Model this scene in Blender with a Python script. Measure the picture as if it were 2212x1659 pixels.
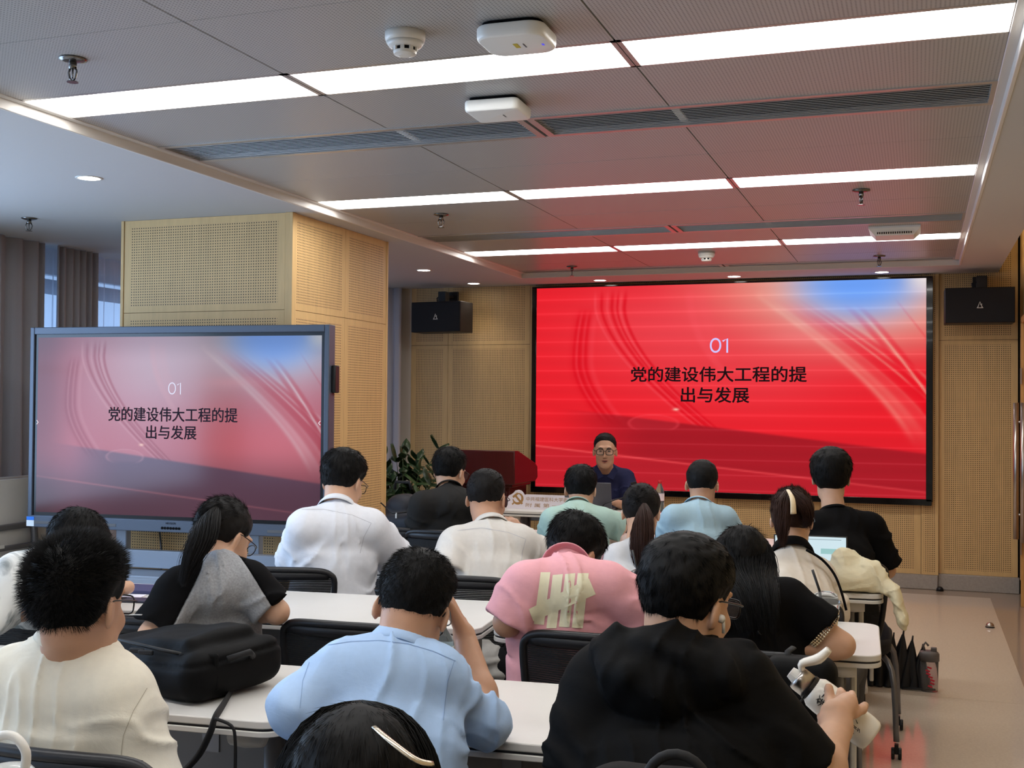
import bpy, math, random
import numpy as np
from mathutils import Vector, Matrix, Euler
PI = math.pi
for o in list(bpy.data.objects): bpy.data.objects.remove(o)
S = bpy.context.scene
COL = S.collection
random.seed(4); RNG = np.random.default_rng(4)

# ---------------------------------------------------------------- camera
RIGHT = Vector((0.9430, 0.3327, 0.0083)); FWD = Vector((-0.3326, 0.9429, 0.0180))
RIGHT.normalize(); FWD = (FWD - RIGHT*FWD.dot(RIGHT)).normalized(); UP = RIGHT.cross(FWD)
CAM = Vector((0, 0, 1.475)); FPX = 2489.0
cam = bpy.data.cameras.new('camera'); camo = bpy.data.objects.new('camera', cam); COL.objects.link(camo)
cam.sensor_width = 36.0; cam.lens = FPX/2212*36.0; cam.clip_start = 0.05; cam.clip_end = 200
mm = Matrix((RIGHT, UP, -FWD)).transposed().to_4x4(); mm.translation = CAM
camo.matrix_world = mm
S.camera = camo

def ray(px, py): return RIGHT*((px-1106)/FPX) + UP*(-(py-829.5)/FPX) + FWD
def aty(px, py, y):
    r = ray(px, py); return CAM + r*(y/r.y)
def atz(px, py, z):
    r = ray(px, py); return CAM + r*((z-CAM.z)/r.z)
def atd(px, py, d): return CAM + ray(px, py)*d

# ---------------------------------------------------------------- world, daylight, exposure
S.view_settings.view_transform = 'Standard'; S.view_settings.look = 'None'
S.view_settings.gamma = 1.0; S.view_settings.use_curve_mapping = False
S.view_settings.exposure = 0.0
w = bpy.data.worlds.new('sky'); S.world = w; w.use_nodes = True
wb = w.node_tree.nodes['Background']; wb.inputs[0].default_value = (0.42, 0.62, 1.0, 1); wb.inputs[1].default_value = 1.6

def area(name, loc, rot, sx, sy, power, col):
    l = bpy.data.lights.new(name, 'AREA'); l.shape = 'RECTANGLE'; l.size = sx; l.size_y = sy
    l.energy = power; l.color = col
    o = bpy.data.objects.new(name, l); COL.objects.link(o); o.location = loc; o.rotation_euler = rot
    return o
# daylight coming in at the uncurtained windows of the left wall
DAY = (0.50, 0.71, 1.0)
area('daylight_window', (-5.92, 3.0, 1.55), (0, -PI/2, 0), 1.7, 4.4, 150, DAY)
area('daylight_window', (-5.92, -1.8, 1.55), (0, -PI/2, 0), 1.7, 3.0, 45, DAY)

# ---------------------------------------------------------------- helpers
def lin(c):
    def f(v):
        v /= 255.0
        return v/12.92 if v <= 0.04045 else ((v+0.055)/1.055)**2.4
    return tuple(f(v) for v in c)

def mat(name, col, rough=0.5, metal=0.0, noise=0.0, nscale=20.0, bump=0.0, bscale=200.0, bdist=0.002, spec=0.5,
        trans=0.0, ior=1.45, sheen=0.0, alpha=1.0, emit=None, estr=1.0, stretch=(1, 1, 1), coat=0.0):
    m = bpy.data.materials.new(name); m.use_nodes = True
    nt = m.node_tree; b = nt.nodes['Principled BSDF']
    c = lin(col) if max(col) > 1.0001 else col
    b.inputs['Base Color'].default_value = (*c, 1); b.inputs['Roughness'].default_value = rough
    b.inputs['Metallic'].default_value = metal; b.inputs['Specular IOR Level'].default_value = spec
    b.inputs['Transmission Weight'].default_value = trans; b.inputs['IOR'].default_value = ior
    b.inputs['Sheen Weight'].default_value = sheen; b.inputs['Alpha'].default_value = alpha
    b.inputs['Coat Weight'].default_value = coat
    if emit is not None:
        e = lin(emit) if max(emit) > 1.0001 else emit
        b.inputs['Emission Color'].default_value = (*e, 1); b.inputs['Emission Strength'].default_value = estr
    if noise or bump:
        tc = nt.nodes.new('ShaderNodeTexCoord'); mp = nt.nodes.new('ShaderNodeMapping')
        mp.inputs['Scale'].default_value = stretch
        nt.links.new(tc.outputs['Object'], mp.inputs[0])
    if noise:
        n = nt.nodes.new('ShaderNodeTexNoise'); n.inputs['Scale'].default_value = nscale; n.inputs['Detail'].default_value = 5
        nt.links.new(mp.outputs[0], n.inputs['Vector'])
        r = nt.nodes.new('ShaderNodeMapRange'); r.inputs[3].default_value = 1-noise; r.inputs[4].default_value = 1+noise
        r.inputs[1].default_value = 0.25; r.inputs[2].default_value = 0.75
        nt.links.new(n.outputs[0], r.inputs[0])
        v = nt.nodes.new('ShaderNodeVectorMath'); v.operation = 'SCALE'; v.inputs[0].default_value = c
        nt.links.new(r.outputs[0], v.inputs['Scale']); nt.links.new(v.outputs[0], b.inputs['Base Color'])
    if bump:
        n2 = nt.nodes.new('ShaderNodeTexNoise'); n2.inputs['Scale'].default_value = bscale; n2.inputs['Detail'].default_value = 4
        nt.links.new(mp.outputs[0], n2.inputs['Vector'])
        bp = nt.nodes.new('ShaderNodeBump'); bp.inputs['Strength'].default_value = bump; bp.inputs['Distance'].default_value = bdist
        nt.links.new(n2.outputs[0], bp.inputs['Height']); nt.links.new(bp.outputs[0], b.inputs['Normal'])
    return m

def N(m): return m.node_tree.nodes['Principled BSDF']

class MB:
    """collects faces; build() links them as ONE mesh object"""
    def __init__(s): s.v = []; s.f = []; s.mi = []
    def add(s, vs, fs, mi=0):
        k = len(s.v); s.v += [tuple(v) for v in vs]
        s.f += [tuple(i+k for i in f) for f in fs]; s.mi += [mi]*len(fs); return s
    def box(s, c, d, R=None, mi=0):
        c = Vector(c); vs = []
        for x in (-.5, .5):
            for y in (-.5, .5):
                for z in (-.5, .5):
                    p = Vector((x*d[0], y*d[1], z*d[2])); vs.append(c + (R @ p if R else p))
        return s.add(vs, [(0, 1, 3, 2), (4, 6, 7, 5), (0, 4, 5, 1), (2, 3, 7, 6), (0, 2, 6, 4), (1, 5, 7, 3)], mi)
    def tube(s, path, r, n=10, mi=0, caps=True, flat=1.0, up=None, closed=False, sub=1):
        path = [Vector(p) for p in path]; m = len(path)
        rs = list(r) if isinstance(r, (list, tuple)) else [r]*m
        if sub > 1 and m > 2:      # Catmull-Rom refinement of the path
            P = []; Q = []
            for i in range(m if closed else m-1):
                g = lambda k: (k % m) if closed else min(max(k, 0), m-1)
                a, b, c, d = (path[g(i+k)] for k in (-1, 0, 1, 2))
                for j in range(sub):
                    t = j/sub; P.append(.5*((2*b)+(c-a)*t+(2*a-5*b+4*c-d)*t*t+(3*b-a-3*c+d)*t**3)); Q.append(rs[g(i)]*(1-t)+rs[g(i+1)]*t)
            if not closed: P.append(path[-1]); Q.append(rs[-1])
            path, rs, m = P, Q, len(P)
        vs = []; prev = None
        for i, p in enumerate(path):
            if closed: t = path[(i+1) % m]-path[i-1]
            else: t = path[min(i+1, m-1)]-path[max(i-1, 0)]
            t.normalize()
            if prev is None:
                a = Vector(up) if up else (Vector((0, 0, 1)) if abs(t.z) < .9 else Vector((1, 0, 0)))
                a = (a - t*a.dot(t)).normalized()
            else: a = (prev - t*prev.dot(t)).normalized()
            prev = a; b = t.cross(a)
            for j in range(n):
                q = 2*PI*j/n; vs.append(p + a*(math.cos(q)*rs[i]*flat) + b*(math.sin(q)*rs[i]))
        fs = []
        for i in range(m if closed else m-1):
            for j in range(n):
                i2 = (i+1) % m
                fs.append((i*n+j, i*n+(j+1) % n, i2*n+(j+1) % n, i2*n+j))
        if caps and not closed: fs += [tuple(range(n))[::-1], tuple(range((m-1)*n, m*n))]
        return s.add(vs, fs, mi)
    def lathe(s, prof, o=(0, 0, 0), n=24, R=None, mi=0, capb=True, capt=True):
        o = Vector(o); vs = []; m = len(prof)
        for r, z in prof:
            for j in range(n):
                q = 2*PI*j/n; p = Vector((r*math.cos(q), r*math.sin(q), z)); vs.append(o + (R @ p if R else p))
        fs = [(i*n+j, i*n+(j+1) % n, (i+1)*n+(j+1) % n, (i+1)*n+j) for i in range(m-1) for j in range(n)]
        if capb: fs.append(tuple(range(n))[::-1])
        if capt: fs.append(tuple(range((m-1)*n, m*n)))
        return s.add(vs, fs, mi)
    def prism(s, poly, h0, h1, fr=None, mi=0):
        """poly (a,b) extruded h0..h1; fr maps (a,b,h)->point"""
        fr = fr or (lambda a, b, h: Vector((a, b, h))); n = len(poly)
        vs = [fr(a, b, h0) for a, b in poly]+[fr(a, b, h1) for a, b in poly]
        fs = [tuple(range(n))[::-1], tuple(range(n, 2*n))]+[(i, (i+1) % n, n+(i+1) % n, n+i) for i in range(n)]
        return s.add(vs, fs, mi)
    def grid(s, P, mi=0, closed_u=False):
        """P[i][j] points"""
        a = len(P); b = len(P[0]); vs = [p for row in P for p in row]
        fs = [(i*b+j, (i+1) % a*b+j, (i+1) % a*b+j+1, i*b+j+1) for i in range(a if closed_u else a-1) for j in range(b-1)]
        return s.add(vs, fs, mi)
    def mesh(s, name='m', smooth=False):
        me = bpy.data.meshes.new(name); me.from_pydata(s.v, [], s.f)
        if s.mi: me.polygons.foreach_set('material_index', s.mi)
        if smooth: me.polygons.foreach_set('use_smooth', [True]*len(s.f))
        me.update(); return me
    def build(s, name, mats, parent=None, smooth=False, bev=0, seg=2, kind=None, fix=False):
        me = s.mesh(name, smooth); return link(name, me, mats, parent, bev, seg, kind, fix, smooth)

def link(name, me, mats, parent=None, bev=0, seg=2, kind=None, fix=False, smooth=False):
    for m in (mats if isinstance(mats, (list, tuple)) else [mats]): me.materials.append(m)
    o = bpy.data.objects.new(name, me); COL.objects.link(o)
    if fix or bev:
        import bmesh
        b = bmesh.new(); b.from_mesh(me); bmesh.ops.recalc_face_normals(b, faces=b.faces); b.to_mesh(me); b.free()
    if bev:
        m = o.modifiers.new('bevel', 'BEVEL'); m.width = bev; m.segments = seg; m.limit_method = 'ANGLE'; m.angle_limit = 0.6
        if smooth or seg > 1:
            me.polygons.foreach_set('use_smooth', [True]*len(me.polygons))
            try: me.set_sharp_from_angle(angle=0.7)
            except Exception: pass
    if parent: o.parent = parent
    if kind: o['kind'] = kind
    return o

def thing(name, label, cat, loc=(0, 0, 0), rz=0.0, group=None):
    o = bpy.data.objects.new(name, None); COL.objects.link(o); o.empty_display_size = 0.1
    o.location = loc; o.rotation_euler = (0, 0, rz)
    return tag(o, label, cat, group)
def tag(o, label, cat, group=None):
    o['label'] = label; o['category'] = cat
    if group: o['group'] = group
    return o
def dup(root, label, loc=None, rz=None, group=None):
    def cp(o, par):
        c = o.copy(); COL.objects.link(c)
        if par: c.parent = par
        for ch in o.children: cp(ch, c)
        return c
    r = cp(root, None)
    if loc is not None: r.location = loc
    if rz is not None: r.rotation_euler = (0, 0, rz)
    r['label'] = label
    if group: r['group'] = group
    return r
def struct(o, label=None):
    o['kind'] = 'structure'
    if label: o['label'] = label
    return o
def textmesh(body, size, space=1.0, weight=0.0):
    c = bpy.data.curves.new('lettering', 'FONT'); c.body = body; c.size = size; c.align_x = 'CENTER'; c.align_y = 'CENTER'
    c.space_character = space; c.offset = weight; c.resolution_u = 3
    o = bpy.data.objects.new('lettering', c); COL.objects.link(o)
    dg = bpy.context.evaluated_depsgraph_get(); dg.update()
    me = bpy.data.meshes.new_from_object(o.evaluated_get(dg)); bpy.data.objects.remove(o)
    return me
def text_obj(name, body, size, m, M4, parent=None, space=1.0, weight=0.0, width=None, height=None):
    """flat lettering; local x right, y up; M4 places it"""
    me = textmesh(body, size, space, weight); me.materials.clear()
    co = np.empty(len(me.vertices)*3, np.float32); me.vertices.foreach_get('co', co); co = co.reshape(-1, 3)
    mn = co.min(0); mx = co.max(0); co -= (mn+mx)/2; d = mx-mn
    if width: co[:, 0] *= width/d[0]
    if height: co[:, 1] *= height/d[1]
    me.vertices.foreach_set('co', co.ravel())
    o = link(name, me, m, parent); o.matrix_local = M4
    return o
def frame(o, x, y):
    """4x4 with local x,y axes"""
    x = Vector(x).normalized(); y = Vector(y); y = (y-x*y.dot(x)).normalized(); z = x.cross(y)
    m = Matrix((x, y, z)).transposed().to_4x4(); m.translation = o; return m
# ================================================================ MATERIALS OF THE ROOM
M_ceil = mat('painted_gypsum', (190, 190, 190), 0.75, bump=0.05, bscale=300)
M_trim = mat('white_painted_trim', (212, 208, 202), 0.45)
M_alu = mat('aluminium_trim', (190, 188, 186), 0.3, 0.6)
M_dark = mat('dark_cavity', (14, 14, 16), 0.9, spec=.1)
M_glow = mat('light_diffuser', (255, 255, 255), 0.5, emit=(1, 0.985, 0.96), estr=13.0)
M_goff = mat('unlit_diffuser', (226, 226, 222), .5)
M_down = mat('downlight_lens', (255, 255, 255), 0.5, emit=(1, 0.97, 0.92), estr=20.0)
M_white = mat('white_plastic', (214, 212, 206), 0.4)
M_black = mat('black_plastic', (18, 18, 20), 0.45)
M_chrome = mat('brushed_steel', (178, 172, 166), 0.28, 1.0)

def ceiling_panel_mat():
    m = mat('perforated_metal_panel', (168, 167, 166), 0.38, 0.0, spec=0.6)
    nt = m.node_tree; b = N(m)
    tc = nt.nodes.new('ShaderNodeNewGeometry'); sx = nt.nodes.new('ShaderNodeSeparateXYZ'); nt.links.new(tc.outputs['Position'], sx.inputs[0])
    def fr(out, pitch):
        d = nt.nodes.new('ShaderNodeMath'); d.operation = 'DIVIDE'; d.inputs[1].default_value = pitch; nt.links.new(out, d.inputs[0])
        f = nt.nodes.new('ShaderNodeMath'); f.operation = 'FRACT'; nt.links.new(d.outputs[0], f.inputs[0])
        s = nt.nodes.new('ShaderNodeMath'); s.operation = 'SUBTRACT'; s.inputs[1].default_value = .5; nt.links.new(f.outputs[0], s.inputs[0])
        q = nt.nodes.new('ShaderNodeMath'); q.operation = 'MULTIPLY'; nt.links.new(s.outputs[0], q.inputs[0]); nt.links.new(s.outputs[0], q.inputs[1]); return q
    a = fr(sx.outputs[0], .0125); c = fr(sx.outputs[1], .0125)
    ad = nt.nodes.new('ShaderNodeMath'); nt.links.new(a.outputs[0], ad.inputs[0]); nt.links.new(c.outputs[0], ad.inputs[1])
    lt = nt.nodes.new('ShaderNodeMath'); lt.operation = 'LESS_THAN'; lt.inputs[1].default_value = .055; nt.links.new(ad.outputs[0], lt.inputs[0])
    mx = nt.nodes.new('ShaderNodeMix'); mx.data_type = 'RGBA'; mx.inputs[6].default_value = (*lin((172, 171, 170)), 1); mx.inputs[7].default_value = (*lin((112, 111, 111)), 1)
    nt.links.new(lt.outputs[0], mx.inputs[0]); nt.links.new(mx.outputs[2], b.inputs['Base Color'])
    return m
M_cpan = ceiling_panel_mat()

def wood(name, col, holes=False, ax=0, px=.0163, pz=.0160, rad=.0037):
    m = mat(name, col, 0.55)
    nt = m.node_tree; b = N(m)
    g = nt.nodes.new('ShaderNodeNewGeometry'); mp = nt.nodes.new('ShaderNodeMapping'); mp.inputs['Scale'].default_value = (6, 6, .7)
    nt.links.new(g.outputs['Position'], mp.inputs[0])
    n = nt.nodes.new('ShaderNodeTexNoise'); n.inputs['Scale'].default_value = 6; n.inputs['Detail'].default_value = 8; n.inputs['Distortion'].default_value = .6
    nt.links.new(mp.outputs[0], n.inputs['Vector'])
    cr = nt.nodes.new('ShaderNodeMix'); cr.data_type = 'RGBA'
    c = np.array(lin(col)); cr.inputs[6].default_value = (*(c*.82), 1); cr.inputs[7].default_value = (*(c*1.14), 1)
    nt.links.new(n.outputs[0], cr.inputs[0]); out = cr.outputs[2]
    if holes:
        sx = nt.nodes.new('ShaderNodeSeparateXYZ'); nt.links.new(g.outputs['Position'], sx.inputs[0])
        def sq(o, pitch):
            d = nt.nodes.new('ShaderNodeMath'); d.operation = 'DIVIDE'; d.inputs[1].default_value = pitch; nt.links.new(o, d.inputs[0])
            f = nt.nodes.new('ShaderNodeMath'); f.operation = 'FRACT'; nt.links.new(d.outputs[0], f.inputs[0])
            s = nt.nodes.new('ShaderNodeMath'); s.operation = 'SUBTRACT'; s.inputs[1].default_value = .5; nt.links.new(f.outputs[0], s.inputs[0])
            k = nt.nodes.new('ShaderNodeMath'); k.operation = 'MULTIPLY'; k.inputs[1].default_value = pitch; nt.links.new(s.outputs[0], k.inputs[0])
            q = nt.nodes.new('ShaderNodeMath'); q.operation = 'MULTIPLY'; nt.links.new(k.outputs[0], q.inputs[0]); nt.links.new(k.outputs[0], q.inputs[1]); return q
        a = sq(sx.outputs[ax], px); c2 = sq(sx.outputs[2], pz)
        ad = nt.nodes.new('ShaderNodeMath'); nt.links.new(a.outputs[0], ad.inputs[0]); nt.links.new(c2.outputs[0], ad.inputs[1])
        lt = nt.nodes.new('ShaderNodeMath'); lt.operation = 'LESS_THAN'; lt.inputs[1].default_value = rad*rad; nt.links.new(ad.outputs[0], lt.inputs[0])
        mx = nt.nodes.new('ShaderNodeMix'); mx.data_type = 'RGBA'; mx.inputs[7].default_value = (*lin((52, 40, 26)), 1)  # shade inside the holes painted as dark brown dots, nothing is cut
        nt.links.new(lt.outputs[0], mx.inputs[0]); nt.links.new(out, mx.inputs[6]); out = mx.outputs[2]
    nt.links.new(out, b.inputs['Base Color'])
    return m
WOODC = (206, 172, 119)
M_wood = wood('maple_veneer', WOODC)
M_hx = wood('perforated_maple_veneer', WOODC, True, 0)
M_hy = wood('perforated_maple_veneer_side', WOODC, True, 1)

def floor_mat(name, col, spec=.5):
    m = mat(name, col, .09, noise=.07, nscale=90, spec=spec)
    return m
M_floor = floor_mat('polished_vinyl_floor', (199, 186, 170))
M_floorb = floor_mat('dark_floor_border', (158, 140, 124))
M_skirt = mat('grey_stone_skirting', (158, 150, 142), .35, noise=.1, nscale=60)
M_wall = mat('painted_wall', (206, 200, 190), .8)

# ================================================================ SHELL
ZC = 2.57; ZP = 2.612; XL = -6.0; XR = 0.76; YF = 10.0; YB = -4.0
RX0, RX1, RY1 = -3.255, 0.305, 9.42     # recess of the metal ceiling
fl = MB().box(((XL+XR)/2, (YF+YB)/2, -.05), (XR-XL+.4, YF-YB+.6, .1)).build('floor', M_floorb); struct(fl)
# floor sheets laid inside the darker border, with open joints
xs = [-5.4, -3.47, -1.47, 0.53]; ys = [-3.9, -1.86, .18, 2.22, 4.26, 6.3, 9.72]
for i in range(3):
    for j in range(6):
        MB().box(((xs[i]+xs[i+1])/2, (ys[j]+ys[j+1])/2, .0011), (xs[i+1]-xs[i]-.003, ys[j+1]-ys[j]-.003, .0022)).build('floor_sheet', M_floor, fl)
# gypsum ceiling around the recess
c = MB()
def slab(x0, x1, y0, y1, z0=ZC, z1=ZC+.1): c.box(((x0+x1)/2, (y0+y1)/2, (z0+z1)/2), (x1-x0, y1-y0, z1-z0))
slab(XL-.1, RX0, YB-.1, YF); slab(RX1, .6, YB-.1, YF); slab(RX0, RX1, RY1, YF)
slab(XL-.1, XR+.2, YB-.2, YF+.2, ZC+.3, ZC+.36)
ce = c.build('ceiling', M_ceil); struct(ce)
# edge trim of the recess: a profile along each side
for (x0, y0, x1, y1) in ((RX0, YB, RX0, RY1), (RX1, YB, RX1, RY1), (RX0, RY1, RX1, RY1)):
    b = MB(); dx = 1 if x0 == RX0 and x1 == RX0 else -1
    if x0 == x1:
        b.box((x0+dx*.008, (y0+y1)/2, ZC+.03), (.016, y1-y0, .064)); b.box((x0+dx*.028, (y0+y1)/2, ZP+.004), (.04, y1-y0, .016))
    else:
        b.box(((x0+x1)/2, y0-.008, ZC+.03), (x1-x0, .016, .064)); b.box(((x0+x1)/2, y0-.024, ZP+.004), (x1-x0, .034, .016))
    b.build('recess_trim', M_trim, ce, bev=.003)
# the metal ceiling: panels, light panels and grilles row by row
colx = [(-3.22, -2.077), (-2.073, -.897), (-.893, .27)]
seq = [('P', 2.34, 2.9), ('P', 2.9, 3.47), ('L', 3.47, 3.765), ('P', 3.765, 4.30), ('G', 4.30, 4.63), ('P', 4.63, 5.17), ('P', 5.17, 5.74),
       ('L', 5.74, 6.03), ('P', 6.03, 6.6), ('P', 6.6, 7.14), ('G', 7.14, 7.45), ('P', 7.45, 7.965), ('L', 7.965, 8.255), ('P', 8.255, 8.82), ('P', 8.82, 9.24), ('G', 9.24, 9.40)]
y = 2.34
for k in range(3):
    for kind, h in (('P', .56), ('L', .29), ('P', .56), ('P', .56), ('G', .31)):
        seq.append((kind, y-h, y)); y -= h
MB().box(((RX0+RX1)/2, (YB+RY1)/2, ZP+.075), (RX1-RX0, RY1-YB, .02)).build('plenum_lid', M_dark, ce)
for xq in (-2.075, -.895): MB().box((xq, (YB+RY1)/2, ZP+.020), (.03, RY1-YB, .008)).build('ceiling_rail', M_trim, ce)
pm = {}
lights = []
for kind, y0, y1 in seq:
    if y0 < YB: continue
    if kind in 'PL':
        for i, (x0, x1) in enumerate(colx):
            if kind == 'P':
                key = (round(x1-x0, 3), round(y1-y0, 3))
                if key not in pm:
                    pm[key] = MB().box((0, 0, .012), (x1-x0-.002, y1-y0-.0025, .024)).mesh('ceiling_panel'); pm[key].materials.append(M_cpan)
                o = bpy.data.objects.new('ceiling_panel', pm[key]); COL.objects.link(o); o.parent = ce
                o.location = ((x0+x1)/2, (y0+y1)/2, ZP+random.uniform(0, .0015))
            else: lights.append((x0, x1, y0, y1))
lname = {3.47: 'nearest row, above the white access points', 5.74: 'middle row of the metal ceiling', 7.965: 'far row, closest to the front screen'}
for (x0, x1, y0, y1) in lights:
    side = {-3.22: 'left', -2.073: 'centre', -.893: 'right'}[x0]
    rowt = lname.get(y0) or 'row overhead behind the viewer, %s row back' % ('first' if y0 > 1 else 'second' if y0 > -1.5 else 'third')
    t = thing('ceiling_light', 'long white %s light panel, %s' % (side, rowt), 'light', ((x0+x1)/2, (y0+y1)/2, ZP), 0, 'long light panels in the metal ceiling')
    w_, d_ = x1-x0, y1-y0
    f = MB(); f.box((-w_/2+.008, 0, .01), (.016, d_, .02)); f.box((w_/2-.008, 0, .01), (.016, d_, .02)); f.box((0, -d_/2+.01, .01), (w_, .02, .02)); f.box((0, d_/2-.006, .01), (w_, .012, .02))
    f.build('light_frame', M_alu, t)
    MB().box((0, .004, .012), (w_-.032, d_-.032, .012)).build('diffuser', M_glow if y0 > -1.6 else M_goff, t)
M_gr = mat('grille_louvre', (168, 166, 164), .35, .4)
gi = 0
for kind, y0, y1 in sorted([s for s in seq if s[0] == 'G'], key=lambda s: -s[1]):
    if y0 < YB: continue
    for side, (x0, x1) in (('left', (-3.22, -1.49)), ('right', (-1.475, .27))):
        nm = {9.24: 'thin air grille right in front of the big screen', 7.14: 'air grille between the middle and far light rows', 4.30: 'wide air grille beyond the nearest light row'}.get(y0, 'air grille overhead behind the viewer')
        extra = '' if y0 > 3 else ', %s' % ('nearer' if y0 > 0 else 'middle' if y0 > -2.5 else 'farther')
        t = thing('air_grille', '%s half of the %s%s' % (side, nm, extra), 'vent', ((x0+x1)/2, (y0+y1)/2, ZP), 0, 'slatted air grilles in the metal ceiling')
        w_, d_ = x1-x0, y1-y0; f = MB(); bw = .03
        f.box((-w_/2+bw/2, 0, .008), (bw, d_, .022)); f.box((w_/2-bw/2, 0, .008), (bw, d_, .022)); f.box((0, -d_/2+bw/2, .008), (w_-2*bw, bw, .022)); f.box((0, d_/2-bw/2, .008), (w_-2*bw, bw, .022))
        f.build('grille_frame', M_alu, t)
        MB().box((0, 0, .045), (w_-.05, d_-.05, .004)).build('dark_plenum', M_dark, t)
        ns = max(3, int((d_-2*bw)/.024)); R = Matrix.Rotation(.25, 3, 'X')
        sm = MB().box((0, 0, 0), (w_-2*bw, .0065, .003), R).mesh('louvre'); sm.materials.append(M_gr)
        for k in range(ns):
            o = bpy.data.objects.new('louvre', sm); COL.objects.link(o); o.parent = t
            o.location = (0, -d_/2+bw+(k+.5)*(d_-2*bw)/ns, .004)

# ---------------------------------------------------------------- walls
def panel(parent, axis, base, a0, a1, z0, z1, th, face, margin=.045, name='wood_panel'):
    """veneer panel with a perforated field; axis 0: lies along X facing -Y (face=-1); axis 1: along Y"""
    g = .0015; a0 += g; a1 -= g; z0 += g; z1 -= g; b = MB()
    A = [a0, min(a0+margin, (a0+a1)/2-.001), max(a1-margin, (a0+a1)/2+.001), a1]; Zs = [z0, z0+margin*.8, z1-margin*.8, z1]
    def P(a, h, d): return (a, base+face*d, h) if axis == 0 else (base+face*d, a, h)
    for i in range(3):
        for j in range(3):
            b.add([P(A[i], Zs[j], th), P(A[i+1], Zs[j], th), P(A[i+1], Zs[j+1], th), P(A[i], Zs[j+1], th)], [(0, 1, 2, 3) if (axis == 0) == (face < 0) else (0, 3, 2, 1)], 1 if i == 1 and j == 1 else 0)
    c8 = [P(a, h, d) for d in (0, th) for a in (a0, a1) for h in (z0, z1)]
    b.add(c8, [(0, 1, 5, 4), (2, 6, 7, 3), (0, 4, 6, 2), (1, 3, 7, 5)], 0)
    return b.build(name, [M_wood, M_hx if axis == 0 else M_hy], parent, fix=False)
wf = MB().box(((XL+XR)/2, YF+.13, 1.45), (XR-XL+.4, .14, 2.9)).build('wall_front', M_dark); struct(wf)
# front wall panels: left bay, centre bay round the screen, right bay
ZS = 2.03
for (a0, a1) in ((-4.55, -4.17), (-4.17, -3.36)):
    panel(wf, 0, YF+.02, a0, a1, .12, ZS, .018, -1); panel(wf, 0, YF+.02, a0, a1, ZS, 2.87, .018, -1)
for (a0, a1) in ((-3.36, -2.5), (-2.5, -1.64), (-1.64, -.78), (-.78, .02)):
    panel(wf, 0, YF+.02, a0, a1, .12, .74, .018, -1)
panel(wf, 0, YF+.02, -3.36, .02, .74, 2.87, .018, -1)
panel(wf, 0, YF+.02, .02, .155, .12, 2.87, .03, -1, .02)
panel(wf, 0, YF+.05, .1545, .75, .13, ZS, .018, -1); panel(wf, 0, YF+.05, .1545, .75, ZS, 2.87, .018, -1)
MB().box((-4.9, YF+.01, 1.45), (.7, .02, 2.9)).build('wall_pier', M_wall, wf)
sk = MB().box((-2.2, YF+.005, .06), (4.7, .03, .12)).build('baseboard_front', M_skirt, bev=.006); struct(sk)
MB().box((.455, YF+.035, .065), (.612, .03, .13)).build('baseboard_return', M_skirt, sk, bev=.006)
wr = MB().box((XR+.1, (YF+YB)/2, 1.45), (.16, YF-YB+.4, 2.9)).build('wall_right', M_dark); struct(wr)
yy = [10.0, 9.66]
panel(wr, 1, XR+.02, 9.42, 10.0, ZS+.02, 2.87, .018, -1)
panel(wr, 1, XR+.02, 9.42, 10.0, .12, ZS+.02, .018, -1)
for k in range(8):
    y1 = 8.34-1.5*k
    panel(wr, 1, XR+.02, max(y1-1.5, YB), y1, .12, ZS, .018, -1); panel(wr, 1, XR+.02, max(y1-1.5, YB), y1, ZS, 2.87, .018, -1)
panel(wr, 1, XR+.02, 8.34, 9.42, 2.16, 2.87, .018, -1)
skr = MB().box((XR+.005, 2.2, .06), (.03, 12.2, .12)).build('baseboard_right', M_skirt, bev=.006); struct(skr)
# double door in the right wall: hinge side frame, one leaf standing a little open, paired pull bars
M_door = wood('door_veneer', (196, 150, 88))
dr = MB().box((XR-.005, 8.88, 1.06), (.03, 1.0, 2.1)).build('door_1', M_door); struct(dr)
dfm = MB(); dfm.box((XR-.012, 9.40, 1.07), (.05, .05, 2.14)); dfm.box((XR-.012, 8.36, 1.07), (.05, .05, 2.14)); dfm.box((XR-.012, 8.88, 2.14), (.05, 1.08, .05))
dfm.build('door_frame', M_door, dr, bev=.003)
for z in (1.72, .45): MB().box((XR-.04, 9.37, z), (.012, .016, .12)).build('hinge', M_chrome, dr)
for yy_ in (9.22,):
    h = MB(); h.tube([(XR-.085, yy_, .52), (XR-.085, yy_, 1.52)], .019, 14); h.tube([(XR-.085, yy_, .70), (XR-.02, yy_, .70)], .009, 8); h.tube([(XR-.085, yy_, 1.38), (XR-.02, yy_, 1.38)], .009, 8)
    h.build('pull_handle', M_chrome, dr, smooth=True)
h = MB(); h.tube([(XR-.055, 8.98, .52), (XR-.055, 8.98, 1.52)], .019, 14); h.tube([(XR-.055, 8.98, .70), (XR-.015, 8.98, .70)], .009, 8); h.tube([(XR-.055, 8.98, 1.38), (XR-.015, 8.98, 1.38)], .009, 8)
h.build('pull_handle', M_chrome, dr, smooth=True)
wbk = MB().box(((XL+XR)/2, YB-.1, 1.45), (XR-XL+.4, .2, 2.9)).build('wall_back', M_wall); struct(wbk)
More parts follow.
